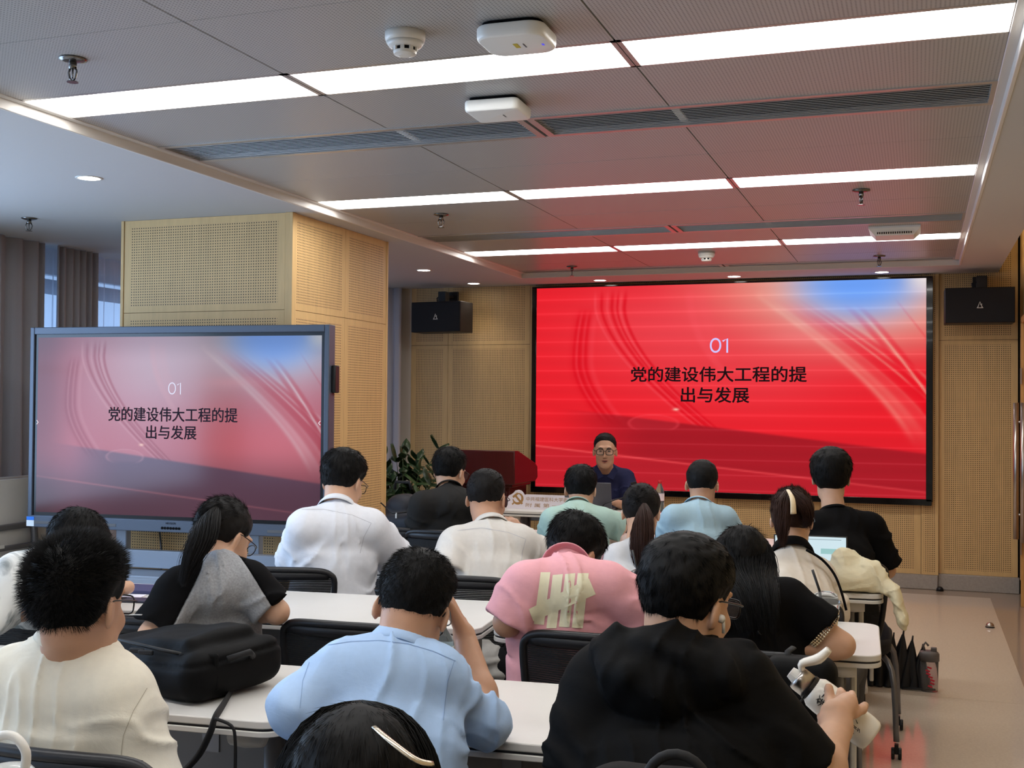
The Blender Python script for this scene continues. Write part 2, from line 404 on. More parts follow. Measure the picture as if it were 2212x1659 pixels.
# left wall with window openings
M_glass = mat('window_glass', (235, 245, 250), .02, trans=1.0, ior=1.02, spec=.3)
M_frame = mat('window_frame', (150, 158, 168), .4, .3)
wl = MB(); wins = [(-3.4, -.3), (.7, 5.3), (6.1, 9.2)]
wl.box((XL-.1, (YF+YB)/2, .4), (.2, YF-YB+.4, .8)); wl.box((XL-.1, (YF+YB)/2, 2.68), (.2, YF-YB+.4, .44))
ed = [YB-.2]+[q for a in wins for q in a]+[YF+.2]
for i in range(0, len(ed), 2): wl.box((XL-.1, (ed[i]+ed[i+1])/2, 1.63), (.2, ed[i+1]-ed[i], 1.66))
wlo = wl.build('wall_left', M_wall); struct(wlo)
for k, (a, b_) in enumerate(wins):
    f = MB(); n = 3; L = b_-a
    for q in range(n+1): f.box((XL-.1, a+L*q/n, 1.63), (.07, .06, 1.66))
    for z in (.82, 1.72, 2.44): f.box((XL-.1, (a+b_)/2, z), (.07, L, .06))
    wo = f.build('window_%d' % (k+1), M_frame); struct(wo)
    for q in range(n):
        MB().box((XL-.1, a+L*(q+.5)/n, 1.63), (.008, L/n-.06, 1.60)).build('pane', M_glass, wo)
# ================================================================ CEILING FITTINGS
def downlight(p, label):
    t = thing('downlight', label, 'light', p, 0, 'round recessed downlights')
    MB().lathe([(.052, -.003), (.062, -.004), (.066, 0), (.052, .001)], n=28, capb=False, capt=False).build('rim', M_white, t, smooth=True)
    MB().lathe([(.054, -.0015), (.054, .02)], n=28).build('lens', M_down, t)
    l = bpy.data.lights.new('downlight_beam', 'SPOT'); l.energy = 9; l.color = (1, .86, .68); l.spot_size = 1.9; l.spot_blend = .8; l.shadow_soft_size = .05
    lo = bpy.data.objects.new('beam', l); COL.objects.link(lo); lo.parent = t; lo.location = (0, 0, -.012)
for p, lb in (((-3.84, 4.62), 'recessed downlight in the blue-grey ceiling left of the metal panels'), ((-3.82, 8.63), 'recessed downlight just behind the wooden pillar'),
              ((-3.80, 9.70), 'recessed downlight above the left wall speaker'), ((-2.63, 9.74), 'recessed downlight above the left part of the big screen'),
              ((-1.466, 9.74), 'recessed downlight above the middle of the big screen'), ((-.281, 9.74), 'recessed downlight above the right part of the big screen'),
              ((-3.84, 1.2), 'recessed downlight in the left ceiling beside the back seats'), ((-5.0, 8.63), 'recessed downlight between the pillar and the far corner curtain')):
    downlight((p[0], p[1], ZC), lb)
M_spr = mat('sprinkler_chrome', (120, 118, 116), .25, 1.0)
def sprinkler(p, label, drop=0.0, cage=False):
    t = thing('fire_sprinkler', label, 'sprinkler', p, random.uniform(0, 3), 'pendant fire sprinklers')
    MB().lathe([(.044, 0), (.046, -.004), (.03, -.010), (.016, -.012)], n=24).build('escutcheon', M_spr, t, smooth=True, fix=True)
    b = MB(); b.lathe([(.012, -.01), (.014, -.03), (.010, -.034)], n=12)
    for s in (-1, 1): b.tube([(s*.012, 0, -.03), (s*.019, 0, -.045), (s*.014, 0, -.064), (0, 0, -.076)], .0035, 6)
    b.tube([(0, 0, -.032), (0, 0, -.066)], .003, 6)
    b.build('frame_arms', M_spr, t, smooth=True, fix=True)
    MB().lathe([(.019, -.079), (.019, -.0765), (.004, -.074)], n=16).build('deflector', M_spr, t, fix=True)
    return t
for q, lb in (((-2.651, 3.102), 'chrome sprinkler above the leftmost near light panel'), ((-2.699, 6.347), 'chrome sprinkler beyond the middle light row, left side'),
              ((-.285, 6.267), 'chrome sprinkler beyond the middle light row, right side'), ((-.276, 3.02), 'chrome sprinkler cut off by the top edge of the picture'),
              ((-2.681, 9.05), 'small sprinkler by the far grille, left side'), ((-.28, 9.03), 'small sprinkler by the far grille under the blue glow')):
    sprinkler((q[0], q[1], ZP), lb)
sprinkler((-5.03, 5.53, ZC), 'dark sprinkler in front of the grey window curtain')
def smoke(p, label):
    t = thing('smoke_detector', label, 'smoke detector', p, .2, 'round smoke detectors')
    MB().lathe([(.062, 0), (.062, -.018), (.058, -.03)], n=32).build('base', M_white, t, smooth=True, fix=True)
    MB().lathe([(.058, -.03), (.050, -.042), (.036, -.046)], n=32).build('collar', M_white, t, smooth=True, fix=True)
    MB().lathe([(.033, -.044), (.033, -.058)], n=24).build('dark_slot', M_dark, t)
    c_ = MB(); c_.lathe([(.036, -.057), (.034, -.066), (.018, -.071)], n=32, capb=True)
    for k in range(8): c_.box((.035*math.cos(k*PI/4), .035*math.sin(k*PI/4), -.051), (.006, .012, .014), Matrix.Rotation(k*PI/4, 3, 'Z'))
    c_.build('sensor_cap', M_white, t, fix=True)
smoke((-1.487, 3.202, ZP), 'white round smoke detector left of the large access point')
smoke((-1.479, 8.478, ZP), 'small white smoke detector near the far light row')
def rrect(w, d, r, n=6):
    pts = []
    for cx, cy, a0 in ((w/2-r, d/2-r, 0), (-w/2+r, d/2-r, PI/2), (-w/2+r, -d/2+r, PI), (w/2-r, -d/2+r, 1.5*PI)):
        for k in range(n+1): a = a0+PI/2*k/n; pts.append((cx+r*math.cos(a), cy+r*math.sin(a)))
    return pts
M_ap = mat('white_device_shell', (226, 226, 222), .35); M_yel = mat('yellow_sticker', (190, 170, 60), .6); M_led = mat('blue_indicator', (60, 60, 220), .4, emit=(.1, .1, .9), estr=.6)
M_line = mat('grey_print', (90, 90, 92), .6)
def ap(p, w, d, r, rz, label, sticker):
    t = thing('access_point', label, 'access point', p, rz, 'white ceiling access points')
    MB().prism(rrect(w*.86, d*.86, r*.8), 0, -.016).build('mount', M_dark, t, fix=True)
    b = MB(); n = len(rrect(w, d, r)); P = []
    for k, h in ((.97, -.012), (1, -.018), (1, -.040), (.975, -.050), (.93, -.054)):
        P.append([(x*k, y*k, h) for x, y in rrect(w, d, r)])
    for row in P: b.v += row
    for i in range(len(P)-1):
        for j in range(n): b.f.append((i*n+j, i*n+(j+1) % n, (i+1)*n+(j+1) % n, (i+1)*n+j))
    b.f += [tuple(range(n)), tuple(range((len(P)-1)*n, len(P)*n))]; b.mi = [0]*len(b.f)
    b.build('shell', M_ap, t, fix=True, bev=.002)
    if sticker:
        MB().box((0.0, .0, -.0545), (.014, .04, .001)).build('sticker', M_yel, t)
        MB().box((.08, .01, -.0545), (.007, .015, .001)).build('indicator', M_led, t)
    MB().box((.024, .004, -.0545), (.004, .035, .001)).build('print_mark', M_line, t)
ap((-1.145, 3.262, ZP), .215, .20, .05, 0.02, 'large white rounded access point touching the nearest light panel', True)
ap((-1.49, 4.04, ZP), .21, .19, .022, 0.03, 'smaller square white access point beside the wide air grille', False)
t = thing('ceiling_vent', 'square pale louvred vent box right of the far light row', 'vent', (-.145, 7.70, ZP))
b = MB(); P = [[(x*k, y*k, h) for x, y in ((-.155, -.15), (.155, -.15), (.155, .15), (-.155, .15))] for k, h in ((1.0, 0), (1.0, -.012), (.74, -.055))]
for r_ in P: b.v += r_
b.f = [(i*4+j, i*4+(j+1) % 4, i*4+4+(j+1) % 4, i*4+4+j) for i in range(2) for j in range(4)]+[(8, 9, 10, 11), (0, 1, 2, 3)]; b.mi = [0]*len(b.f)
b.build('housing', M_white, t, fix=True)
sm = MB().box((0, 0, 0), (.006, .004, .03)).mesh('slat'); sm.materials.append(M_dark)
for k in range(16):
    o = bpy.data.objects.new('slat', sm); COL.objects.link(o); o.parent = t; o.location = (-.10+k*.0133, -.128, -.035); o.rotation_euler = (-.6, 0, 0)

# ================================================================ SCREENS
def nz(u, v, sx, sy, seed):
    r = np.random.default_rng(seed).random((64, 64)); x = u*sx; y = v*sy
    i = np.floor(x).astype(int); j = np.floor(y).astype(int); a = x-i; b_ = y-j; a = a*a*(3-2*a); b_ = b_*b_*(3-2*b_)
    g = lambda p, q: r[p % 64, q % 64]
    return (g(i, j)*(1-a)+g(i+1, j)*a)*(1-b_)+(g(i, j+1)*(1-a)+g(i+1, j+1)*a)*b_
def sstep(a, b, x): t_ = np.clip((x-a)/(b-a), 0, 1); return t_*t_*(3-2*t_)
def slide(u, v, led):
    """colours of the slide, u right 0..1, v up 0..1 (display-referred 0..255)"""
    A = lambda c_: np.array(c_, float)
    def mixc(c, col, w_): return c+(A(col)-c)*w_[..., None]
    if led:
        c = np.zeros(u.shape+(3,))+A((238, 30, 42))
        c = mixc(c, (243, 92, 100), np.exp(-((u-.42)**2/.10+(v-.80)**2/.09))*.62)
        c = mixc(c, (240, 70, 78), np.exp(-((u-.62)**2/.05+(v-.60)**2/.05))*.5)
        c = mixc(c, (236, 168, 140), sstep(.30, .82, u+.45*(v-.9))*sstep(.50, .97, v)*.92)
    else:
        c = np.zeros(u.shape+(3,))+A((178, 92, 104))
        c = mixc(c, (186, 158, 170), np.exp(-((u-.45)**2/.09+(v-.86)**2/.12))*.95)
        c = mixc(c, (150, 62, 70), sstep(.28, 0, u)*sstep(.2, .9, v)*.75)
        c = mixc(c, (206, 96, 106), np.exp(-((u-.8)**2/.05+(v-.42)**2/.03))*.9)
        c = mixc(c, (176, 182, 196), sstep(.45, .85, u+.35*(v-.9))*sstep(.60, 1.0, v)*.8)
    # swirl bands: families of parallel curves x = f(v) with soft sides
    def band(c, fx, off, wd, col, amt, v0, v1, vf=.08):
        d = (u-fx-off)/wd; m = np.exp(-np.abs(d)**3)*sstep(v0, v0+vf, v)*sstep(v1, v1-vf, v); return mixc(c, col, m*amt)
    dk = (218, 6, 24) if led else (146, 52, 62); lt = (250, 84, 94) if led else (204, 150, 158)
    A1 = .105+.20*np.clip((.62-v)/.62, 0, 1)**1.7*1.55+.25*np.clip(v-.62, 0, 1)**2          # left outer band
    c = band(c, A1+.018, 0, .026, dk, .38, .28, .92)
    for o_, w_, cl, am in ((0, .004, dk, .35), (.009, .003, lt, .3), (.017, .004, dk, .4), (.028, .003, lt, .25), (.036, .004, dk, .35), (.052, .008, lt, .25)): A_ = A1+o_*(1.0-.4*(v-.5)); c = band(c, A_, 0, w_, cl, am, .30, .90)
    A2 = .165+.30*np.clip((.90-v)/.62, 0, 1)**1.55                                          # second band, fanning to the middle
    for k, (o_, w_, cl, am) in enumerate(((0, .004, lt, .45), (.016, .005, dk, .6), (.030, .003, lt, .4), (.042, .005, dk, .6), (.056, .003, dk, .6), (.064, .003, lt, .4), (.074, .005, dk, .6))): c = band(c, A2+o_*(.6+.8*np.clip(v-.3, 0, 1)), 0, w_, cl, am, .26, 1.0)
    A3 = .30+.02*k+.16*np.clip((.95-v)/.5, 0, 1)**2; c = band(c, A3, 0, .012, lt, .4, .55, 1.0); c = band(c, A3+.03, 0, .02, lt, .25, .6, 1.0)
    rr = (236, 18, 34) if led else (172, 48, 58); pk = (246, 160, 140) if led else (210, 176, 180)
    tq = np.clip((.93-v)/.75, 0, 1)                                                          # right fan
    B1 = .60+.40*np.sin(np.clip(tq*1.32, 0, 1.57))**1.0
    fade = sstep(.93, .75, v)
    c = mixc(c, pk, np.exp(-np.abs((u-B1)/.010)**2)*.55*sstep(.20, .40, v)*sstep(1.0, .85, v))
    inside = sstep(-.005, .02, u-B1)*sstep(.15, .45, v)*sstep(1.0, .8, v)
    c = mixc(c, pk, inside*np.exp(-((u-B1-.035)/.05)**2)*.45)
    for o_, w_, cl, am in ((.050, .012, rr, .45), (.072, .004, pk, .45), (.095, .026, rr, .85), (.116, .004, pk, .55), (.130, .008, rr, .7), (.146, .004, pk, .5), (.158, .010, rr, .7), (.180, .006, pk, .35)): c = band(c, B1+o_*(.55+.45*np.clip(1.2-v, 0, 1)), 0, w_, cl, am, .16, .95, .2)
    B2 = .80+.20*np.clip((.90-v)/.46, 0, 1)**.85
    for o_, w_, cl, am in ((0, .009, rr, .75), (.016, .004, pk, .8), (.028, .008, rr, .7)): c = band(c, B2+o_, 0, w_, cl, am, .36, .90, .05)
    c = band(c, .92+.08*np.clip((.93-v)/.2, 0, 1), 0, .003, rr, .4, .70, .92, .04)
    # blue glow
    e = ((u-.84)/.125)**2+((v-1.0)/.15)**2
    c = mixc(c, (232, 210, 205) if led else (190, 200, 215), np.exp(-e*.36)*.85)
    c = mixc(c, (112, 164, 252) if led else (116, 158, 236), np.exp(-(e**1.6)*.55)*1.0)
    c = mixc(c, (250, 240, 236) if led else (226, 226, 230), sstep(.93, 1.0, u)*sstep(.90, 1.0, v)*.8)
    # floor bands
    L1 = .355-.155*((u-.25)/.75); fl_ = sstep(.012, -.004, v-L1)*sstep(.02, .34, u)
    c = mixc(c, (164, 24, 36) if led else (86, 62, 84), fl_*(.92 if led else .9))
    bot = sstep(.40, .02, v)
    if not led: c = mixc(c, (84, 52, 66), bot*.8)
    else: c = mixc(c, (176, 30, 42), sstep(.34, .05, v)*.55)
    L2 = .205-.175*u
    c = mixc(c, (196, 34, 46) if led else (92, 58, 72), sstep(.006, -.006, v-L2)*(.6 if led else .35))
    c = mixc(c, (250, 84, 88) if led else (186, 108, 116), np.exp(-((v-L2)/.0045)**2)*(.85 if led else .6)*(1-.5*u))
    d = np.sqrt(((u-.325)/.066)**2+((v-.325)/.042)**2)
    c = mixc(c, lt, (np.exp(-((d-1)/.07)**2)*.35+sstep(1.0, .9, d)*.12)*sstep(.285, .31, v))
    c = mixc(c, (255, 214, 190), np.exp(-(((u-.385)/.008)**2+((v-.395)/.006)**2))*.9)
    c = mixc(c, (250, 130, 130) if led else (214, 150, 160), np.exp(-(((u-.70)/.09)**2+((v-.745)/.03)**2))*.4)
    if led:  # the scan banding of the LED wall
        c = c*(1+.014*np.sin(v*2*PI*14+.6*np.sin(u*3))[..., None])+(14*np.clip(np.sin(v*2*PI*14+.5)-.93, 0, 1)/.07)[..., None]
    else:
        ed = np.minimum(sstep(0, .16, u), sstep(1.0, .93, u)*.15+.85); c = c*((.9+.1*nz(u, v, 3, 3, 5))*(.74+.26*ed)*(.86+.14*sstep(1.0, .85, v)+.0*u))[..., None]
    return np.clip(c, 0, 255)
def screen_mesh(w_, h_, led, nu=320, nv=180):
    U, V = np.meshgrid(np.linspace(0, 1, nu+1), np.linspace(0, 1, nv+1)); c = slide(U, V, led)/255.0
    c = np.where(c <= .04045, c/12.92, ((c+.055)/1.055)**2.4)
    co = np.stack([(U-.5)*w_, (V-.5)*h_, U*0], -1).reshape(-1, 3)
    me = bpy.data.meshes.new('screen'); n = nu*nv; I, J = np.meshgrid(np.arange(nu), np.arange(nv)); a = (J*(nu+1)+I).ravel()
    f = np.stack([a, a+1, a+nu+2, a+nu+1], 1)
    me.vertices.add(len(co)); me.vertices.foreach_set('co', co.ravel()); me.loops.add(n*4); me.loops.foreach_set('vertex_index', f.ravel())
    me.polygons.add(n); me.polygons.foreach_set('loop_start', np.arange(0, n*4, 4)); me.update(calc_edges=True)
    at = me.color_attributes.new('slide', 'FLOAT_COLOR', 'POINT'); at.data.foreach_set('color', np.concatenate([c.reshape(-1, 3), np.ones((len(co), 1))], 1).ravel())
    return me
def screen_mat(name, strength, rough, base=(.004, .004, .004), spec=.35):
    m = mat(name, base, rough, spec=spec); nt = m.node_tree; a = nt.nodes.new('ShaderNodeVertexColor'); a.layer_name = 'slide'
    nt.links.new(a.outputs[0], N(m).inputs['Emission Color']); N(m).inputs['Emission Strength'].default_value = strength
    return m
def M_txt(name, col, e): return mat(name, (0, 0, 0), .6, emit=col, estr=e)
M_ink = mat('slide_ink', (.002, .002, .002), .8, spec=.03, emit=(30, 14, 18), estr=1.0); M_numw = mat('slide_number', (0, 0, 0), .6, emit=(206, 198, 255), estr=1.0)
M_ink2 = mat('slide_ink_panel', (.002, .002, .002), .8, spec=.03, emit=(34, 32, 46), estr=1.0); M_num2 = mat('slide_number_panel', (0, 0, 0), .6, emit=(222, 224, 246), estr=1.0)
L0, L1_ = aty(1157, 1061, 9.93), aty(1998, 602, 9.93)
lx0, lx1, lz0, lz1 = -3.272, .057, .738, 2.532
led = thing('led_wall', 'huge red slide screen in a black frame on the front wall', 'screen', ((lx0+lx1)/2, 9.93, (lz0+lz1)/2))
M_bez = mat('black_gloss_frame', (9, 9, 10), .12, coat=.3)
w_, h_ = lx1-lx0, lz1-lz0
f = MB()
f.box((-w_/2-.022, .03, -.005), (.044, .075, h_+.03)); f.box((w_/2+.026, .03, -.005), (.052, .075, h_+.03)); f.box((0, .03, -h_/2-.026), (w_+.09, .075, .052)); f.box((0, .03, h_/2+.008), (w_+.09, .075, .016))
f.box((0, .045, 0), (w_, .03, h_)); f.build('frame', M_bez, led, bev=.003)
so = link('screen', screen_mesh(w_, h_, True), screen_mat('led_slide', .95, .7, (.002, .002, .002), .04), led); so.rotation_euler = (PI/2, 0, 0)
so['label'] = 'red slide with swirling bands and a blue glow'
def on_led(px, py): p = aty(px, py, 9.93); return Vector((p.x-(lx0+lx1)/2, -.004, p.z-(lz0+lz1)/2))
def lw(x0, x1, y0, y1, pfun): return (pfun(x1, y0)-pfun(x0, y0)).length, (pfun(x0, y0)-pfun(x0, y1)).length
def place_text(body, m, x0, x1, y0, y1, pfun, par, xa=(1, 0, 0), bold=0.0):
    a, b_ = lw(x0, x1, y0, y1, pfun); c_ = pfun((x0+x1)/2, (y0+y1)/2); o = text_obj('slide_text', body, .2, m, frame(c_, xa, (0, 0, 1)), par, 1.0, 0.0, a-bold, b_-bold)
    if bold:   # heavier strokes: the outline laid over itself at small offsets
        me = o.data; nv = len(me.vertices); co = np.empty(nv*3, np.float32); me.vertices.foreach_get('co', co); co = co.reshape(-1, 3)
        fs = [tuple(p.vertices) for p in me.polygons]; vs = []; F2 = []
        for k in range(6):
            an = PI*k/3; vs.append(co+np.array([math.cos(an)*bold/2, math.sin(an)*bold/2, .0002*k], np.float32)); F2 += [tuple(i+k*nv for i in f) for f in fs]
        m2 = bpy.data.meshes.new('slide_text'); m2.from_pydata(np.concatenate(vs).tolist(), [], F2); m2.materials.append(m); o.data = m2
    return o
def digits01(m, x0, x1, y0, y1, pfun, par, sw):
    a, b_ = lw(x0, x1, y0, y1, pfun); c_ = pfun((x0+x1)/2, (y0+y1)/2); ox, oz = c_.x, c_.z; y_ = c_.y
    def ribbon(pts, closed=False):
        b = MB(); n = len(pts); V_ = []
        for i in range(n):
            p = Vector(pts[i]); q = Vector(pts[(i+1) % n] if closed or i < n-1 else pts[i]); r = Vector(pts[i-1] if closed or i > 0 else pts[i]); d = (q-r).normalized(); nn = Vector((-d.y, d.x))*sw/2
            V_ += [(ox+p.x-nn.x, y_, oz+p.y-nn.y), (ox+p.x+nn.x, y_, oz+p.y+nn.y)]
        b.add(V_, [(2*i, 2*((i+1) % n), 2*((i+1) % n)+1, 2*i+1) for i in range(n if closed else n-1)]); return b
    h = b_/2-sw/2; rx = a*.285
    ribbon([(-a/2+rx+rx*math.cos(t_)*.95, h*math.copysign(abs(math.sin(t_))**.9, math.sin(t_))) for t_ in np.linspace(0, 2*PI, 37)[:-1]], True).build('slide_digit', m, par)
    ribbon([(a/2-sw/2-a*.26, h*.62), (a/2-sw/2-.0001, h), (a/2-sw/2, -h-sw/2)]).build('slide_digit', m, par)
digits01(M_numw, 1535, 1573, 730, 762, on_led, led, .0155)
place_text('党的建设伟大工程的提', M_ink, 1358, 1738, 792, 825, on_led, led, bold=.0055)
place_text('出与发展', M_ink, 1470, 1618, 836, 870, on_led, led, bold=.0055)

# interactive panel on a rolling stand
rz = .081; dc = Vector((-3.905, 5.43, 0)); W_, H_ = 1.862, 1.145; zc = 1.325
ifp = thing('interactive_display', 'large grey-framed touch display on a rolling stand before the wooden pillar', 'display', dc, rz)
M_ifp = mat('slate_blue_shell', (76, 84, 98), .42, .2); M_shelf = mat('stand_steel', (138, 146, 158), .45, .3); M_ifpb = mat('display_black_border', (10, 10, 14), .2)
f = MB(); f.box((0, .055, zc), (W_-.04, .05, H_-.05)); b0 = .028
f.box((-W_/2+b0/2, .02, zc), (b0, .08, H_)); f.box((W_/2-b0/2, .02, zc), (b0, .08, H_)); f.box((0, .02, zc+H_/2-.02), (W_-2*b0, .08, .04)); f.box((0, .015, zc-H_/2+.033), (W_-2*b0, .09, .066))
f.build('shell', M_ifp, ifp, bev=.004)
MB().box((0, .006, zc+.012), (W_-.056, .03, H_-.10)).build('border', M_ifpb, ifp)
sw_, sh_ = W_-.095, H_-.143; sz = zc+.0135
so = link('screen', screen_mesh(sw_, sh_, False), screen_mat('panel_slide', 1.0, .12), ifp); so.rotation_euler = (PI/2, 0, 0); so.location = (0, -.0095, sz)
so['label'] = 'the same slide shown paler and pinker'
RZ = Matrix.Rotation(rz, 3, 'Z'); nrm = RZ @ Vector((0, -1, 0))
def on_ifp(px, py):
    r = ray(px, py); o_ = dc+RZ @ Vector((0, -.011, 0)); t_ = (o_-CAM).dot(nrm)/r.dot(nrm); p = CAM+r*t_-dc; return RZ.transposed() @ p
digits01(M_num2, 364, 391, 826, 852, on_ifp, ifp, .006)
place_text('党的建设伟大工程的提', M_ink2, 232, 511, 880, 911, on_ifp, ifp, bold=.0022)
place_text('出与发展', M_ink2, 315, 424, 919, 949, on_ifp, ifp, bold=.0022)
M_arrow = mat('touch_arrow', (0, 0, 0), .5, emit=(235, 225, 235), estr=1.0)
for (px, s) in ((81, 1), (690, -1)):
    p = on_ifp(px, 912 if s > 0 else 914); MB().tube([(p.x-s*.005, p.y, p.z+.011), (p.x+s*.005, p.y, p.z), (p.x-s*.005, p.y, p.z-.011)], .0025, 6).build('edge_arrow', M_arrow, ifp)
zb = zc-H_/2+.033
lg = text_obj('brand_lettering', 'HIKVISION', .03, M_dark, frame((-.0, -.0312, zb+.017), (1, 0, 0), (0, 0, 1)), ifp, width=.062, height=.011)
for k in range(7):
    MB().lathe([(.0075, 0), (.0075, .002)], (-.052+k*.0175, -.031, zb-.010), 14, Matrix.Rotation(PI/2, 3, 'X')).build('button', M_dark, ifp, fix=True)
for x in (-.80, -.42, .66): MB().box((x, -.0305, zb-.006), (.15, .002, .016)).build('speaker_slot', M_line, ifp, bev=.004)
M_stk = mat('energy_sticker_blue', (40, 120, 220), .5); M_stw = mat('energy_sticker_white', (225, 232, 235), .5)
s1 = MB().box((-W_/2+.028, -.0315, zb+.016), (.05, .001, .02)).build('sticker', M_stk, ifp); MB().box((-W_/2+.028, -.0315, zb-.012), (.05, .001, .034)).build('sticker_print', M_stw, s1)
# side tool box on the right edge
MB().box((W_/2+.012, .04, zc+.28), (.024, .06, .15)).build('side_module', M_black, ifp, bev=.006)
# stand
for x in (-.42, .42): MB().box((x, .16, .98), (.07, .05, 1.5)).build('upright', M_shelf, ifp, bev=.006)
MB().box((0, .085, .585), (1.4, .05, .10)).build('cross_beam', M_shelf, ifp, bev=.004)
MB().box((0, -.02, .515), (1.3, .26, .02)).build('tray', M_shelf, ifp, bev=.004)
MB().box((0, -.14, .475), (1.3, .02, .07)).build('tray_lip', M_shelf, ifp, bev=.004)
MB().box((.18, .02, .534), (.18, .10, .02)).build('keyboard_box', M_black, ifp, bev=.006)
for s in (-1, 1):
    leg = MB(); leg.tube([(s*.68, .13, .66), (s*.74, .02, .10)], .032, 12); lo = leg.build('side_leg', M_black, ifp, smooth=True)
    MB().box((s*.74, .05, .09), (.06, .75, .04)).build('foot_bar', M_shelf, ifp, bev=.006)
    for yq in (-.28, .38): MB().lathe([(.034, -.014), (.036, -.01), (.036, .01), (.034, .014)], (s*.74, .05+yq, .038), 16, Matrix.Rotation(PI/2, 3, 'Y')).build('caster', M_black, ifp, fix=True)
for x in (-.16, .08, .30): MB().tube([(x, .12, .74), (x+.01, .13, .60), (x-.005, .14, .40), (x+.03, .15, .05)], .006, 6).build('cable', M_black, ifp, smooth=True)
# the white cable brackets under the shell
for x in (-.60, -.54): MB().box((x, .10, .72), (.022, .006, .10)).build('bracket', M_white, ifp)

# ================================================================ PILLAR
PX0, PX1, PY0, PY1 = -4.57, -3.385, 5.79, 7.06
pil = MB().box(((PX0+PX1)/2, (PY0+PY1)/2, ZC/2), (PX1-PX0-.05, PY1-PY0-.05, ZC)).build('wall_pillar', M_wood); struct(pil, 'square pillar clad in perforated maple panels')
for z0, z1 in ((.12, ZS-.02), (ZS-.02, ZC)):
    panel(pil, 0, PY0+.024, PX0+.022, PX1-.05, z0, z1, .018, -1)
    panel(pil, 1, PX1-.024, PY0+.02, PY0+.66, z0, z1, .018, 1); panel(pil, 1, PX1-.024, PY0+.66, PY1-.02, z0, z1, .018, 1)
    panel(pil, 1, PX0+.024, PY0+.02, PY1-.02, z0, z1, .018, -1)
for (x, y) in ((PX0+.011, PY0+.011), (PX1-.022, PY0+.02), (PX1-.011, PY1-.011)):
    MB().box((x, y, ZC/2), (.022 if x < -4 or y > 7 else .05, .022 if x < -4 or y > 7 else .045, ZC)).build('corner_post', M_wood, pil, bev=.003)
MB().box(((PX0+PX1)/2, (PY0+PY1)/2, .06), (PX1-PX0-.004, PY1-PY0-.004, .12)).build('pillar_skirting', M_skirt, pil, bev=.004)

# ================================================================ WALL SPEAKERS
M_spk = mat('speaker_cloth', (13, 14, 18), .75, bump=.4, bscale=500); M_cab = mat('speaker_cabinet', (30, 28, 28), .5)
def wspk(p, rz, label):
    t = thing('wall_speaker', label, 'speaker', p, rz, 'black speakers on the front wall')
    MB().box((0, .13, 0), (.505, .24, .275)).build('cabinet', M_cab, t, bev=.004)
    MB().box((0, .006, 0), (.50, .012, .27)).build('grille', M_spk, t, bev=.004)
    b = MB(); b.tube([(-.016, -.001, -.02), (0, -.001, .025), (.018, -.001, -.02)], .0035, 6); b.tube([(-.022, -.001, -.022), (.024, -.001, -.022)], .003, 6); b.tube([(.002, -.001, .002), (.016, -.001, .008)], .003, 6)
    b.build('logo', M_white, t)
    m = MB(); m.box((.02, .12, .185), (.075, .08, .10)); m.box((.02, .30, .20), (.11, .03, .10)); m.tube([(.02, .15, .2), (.02, .29, .2)], .018, 8); m.tube([(-.045, .12, .14), (-.05, .12, .18), (-.03, .12, .195), (-.01, .12, .18)], .006, 6)
    m.build('bracket', M_black, t, bev=.003)
wspk((-4.122, 9.58, 2.265), -.10, 'black wall speaker left of the big screen')
wspk((.446, 9.60, 2.277), .02, 'black wall speaker right of the big screen')

# ================================================================ CURTAINS
M_cur = mat('grey_blackout_cloth', (178, 175, 180), .85, noise=.05, nscale=300, sheen=.2)
def sheer_mat():
    m = mat('white_sheer', (225, 228, 236), .9); nt = m.node_tree; b = N(m)
    tr = nt.nodes.new('ShaderNodeBsdfTransparent'); tl = nt.nodes.new('ShaderNodeBsdfTranslucent'); tl.inputs[0].default_value = (.85, .88, .95, 1)
    a = nt.nodes.new('ShaderNodeMixShader'); a.inputs[0].default_value = .55; c2 = nt.nodes.new('ShaderNodeMixShader'); c2.inputs[0].default_value = .62
    nt.links.new(b.outputs[0], a.inputs[1]); nt.links.new(tl.outputs[0], a.inputs[2]); nt.links.new(a.outputs[0], c2.inputs[2]); nt.links.new(tr.outputs[0], c2.inputs[1])
    nt.links.new(c2.outputs[0], nt.nodes['Material Output'].inputs[0]); return m
M_sheer = sheer_mat()
def curtain(name, m, x, y0, y1, pleat, amp, label, axis=1, seed=0, z1=ZC-.002, thick=True):
    r = random.Random(seed); n = int((y1-y0)/pleat*14)+2; P = []
    ph = [r.uniform(-.6, .6) for _ in range(int((y1-y0)/pleat)+3)]
    for i in range(n):
        s = y0+(y1-y0)*i/(n-1); k = (s-y0)/pleat; kk = int(k); ph_ = ph[kk]*(1-(k-kk))+ph[kk+1]*(k-kk); row = []
        for j in range(9):
            h = j/8; a = amp*(.55+.45*(1-h)+.25*ph_)
            d = a*math.sin(2*PI*k+ph_*1.2+.25*(1-h)*ph_)+a*.25*math.sin(4.3*PI*k+ph_)
            q = s+.012*math.sin(9*k+h*2)*(1-h)
            z = .015+h*(z1-.015); row.append((x+d, q, z) if axis == 1 else (q, x+d, z))
        P.append(row)
    o = MB().grid(P).build(name, m, None, smooth=True)
    if thick: md = o.modifiers.new('thickness', 'SOLIDIFY'); md.thickness = .003
    return tag(o, label, 'curtain', 'curtains along the windows')
curtain('curtain', M_cur, -5.72, 4.9, 6.44, .155, .05, 'grey blackout curtain with wide pleats at the left picture edge', seed=1)
curtain('curtain', M_cur, -5.73, 6.56, 7.0, .068, .032, 'grey blackout curtain gathered tight beside the sheer', seed=2)
curtain('curtain', M_cur, 9.86, -5.2, -4.585, .12, .04, 'grey curtain in the far corner beside the left wall speaker', axis=0, seed=3)
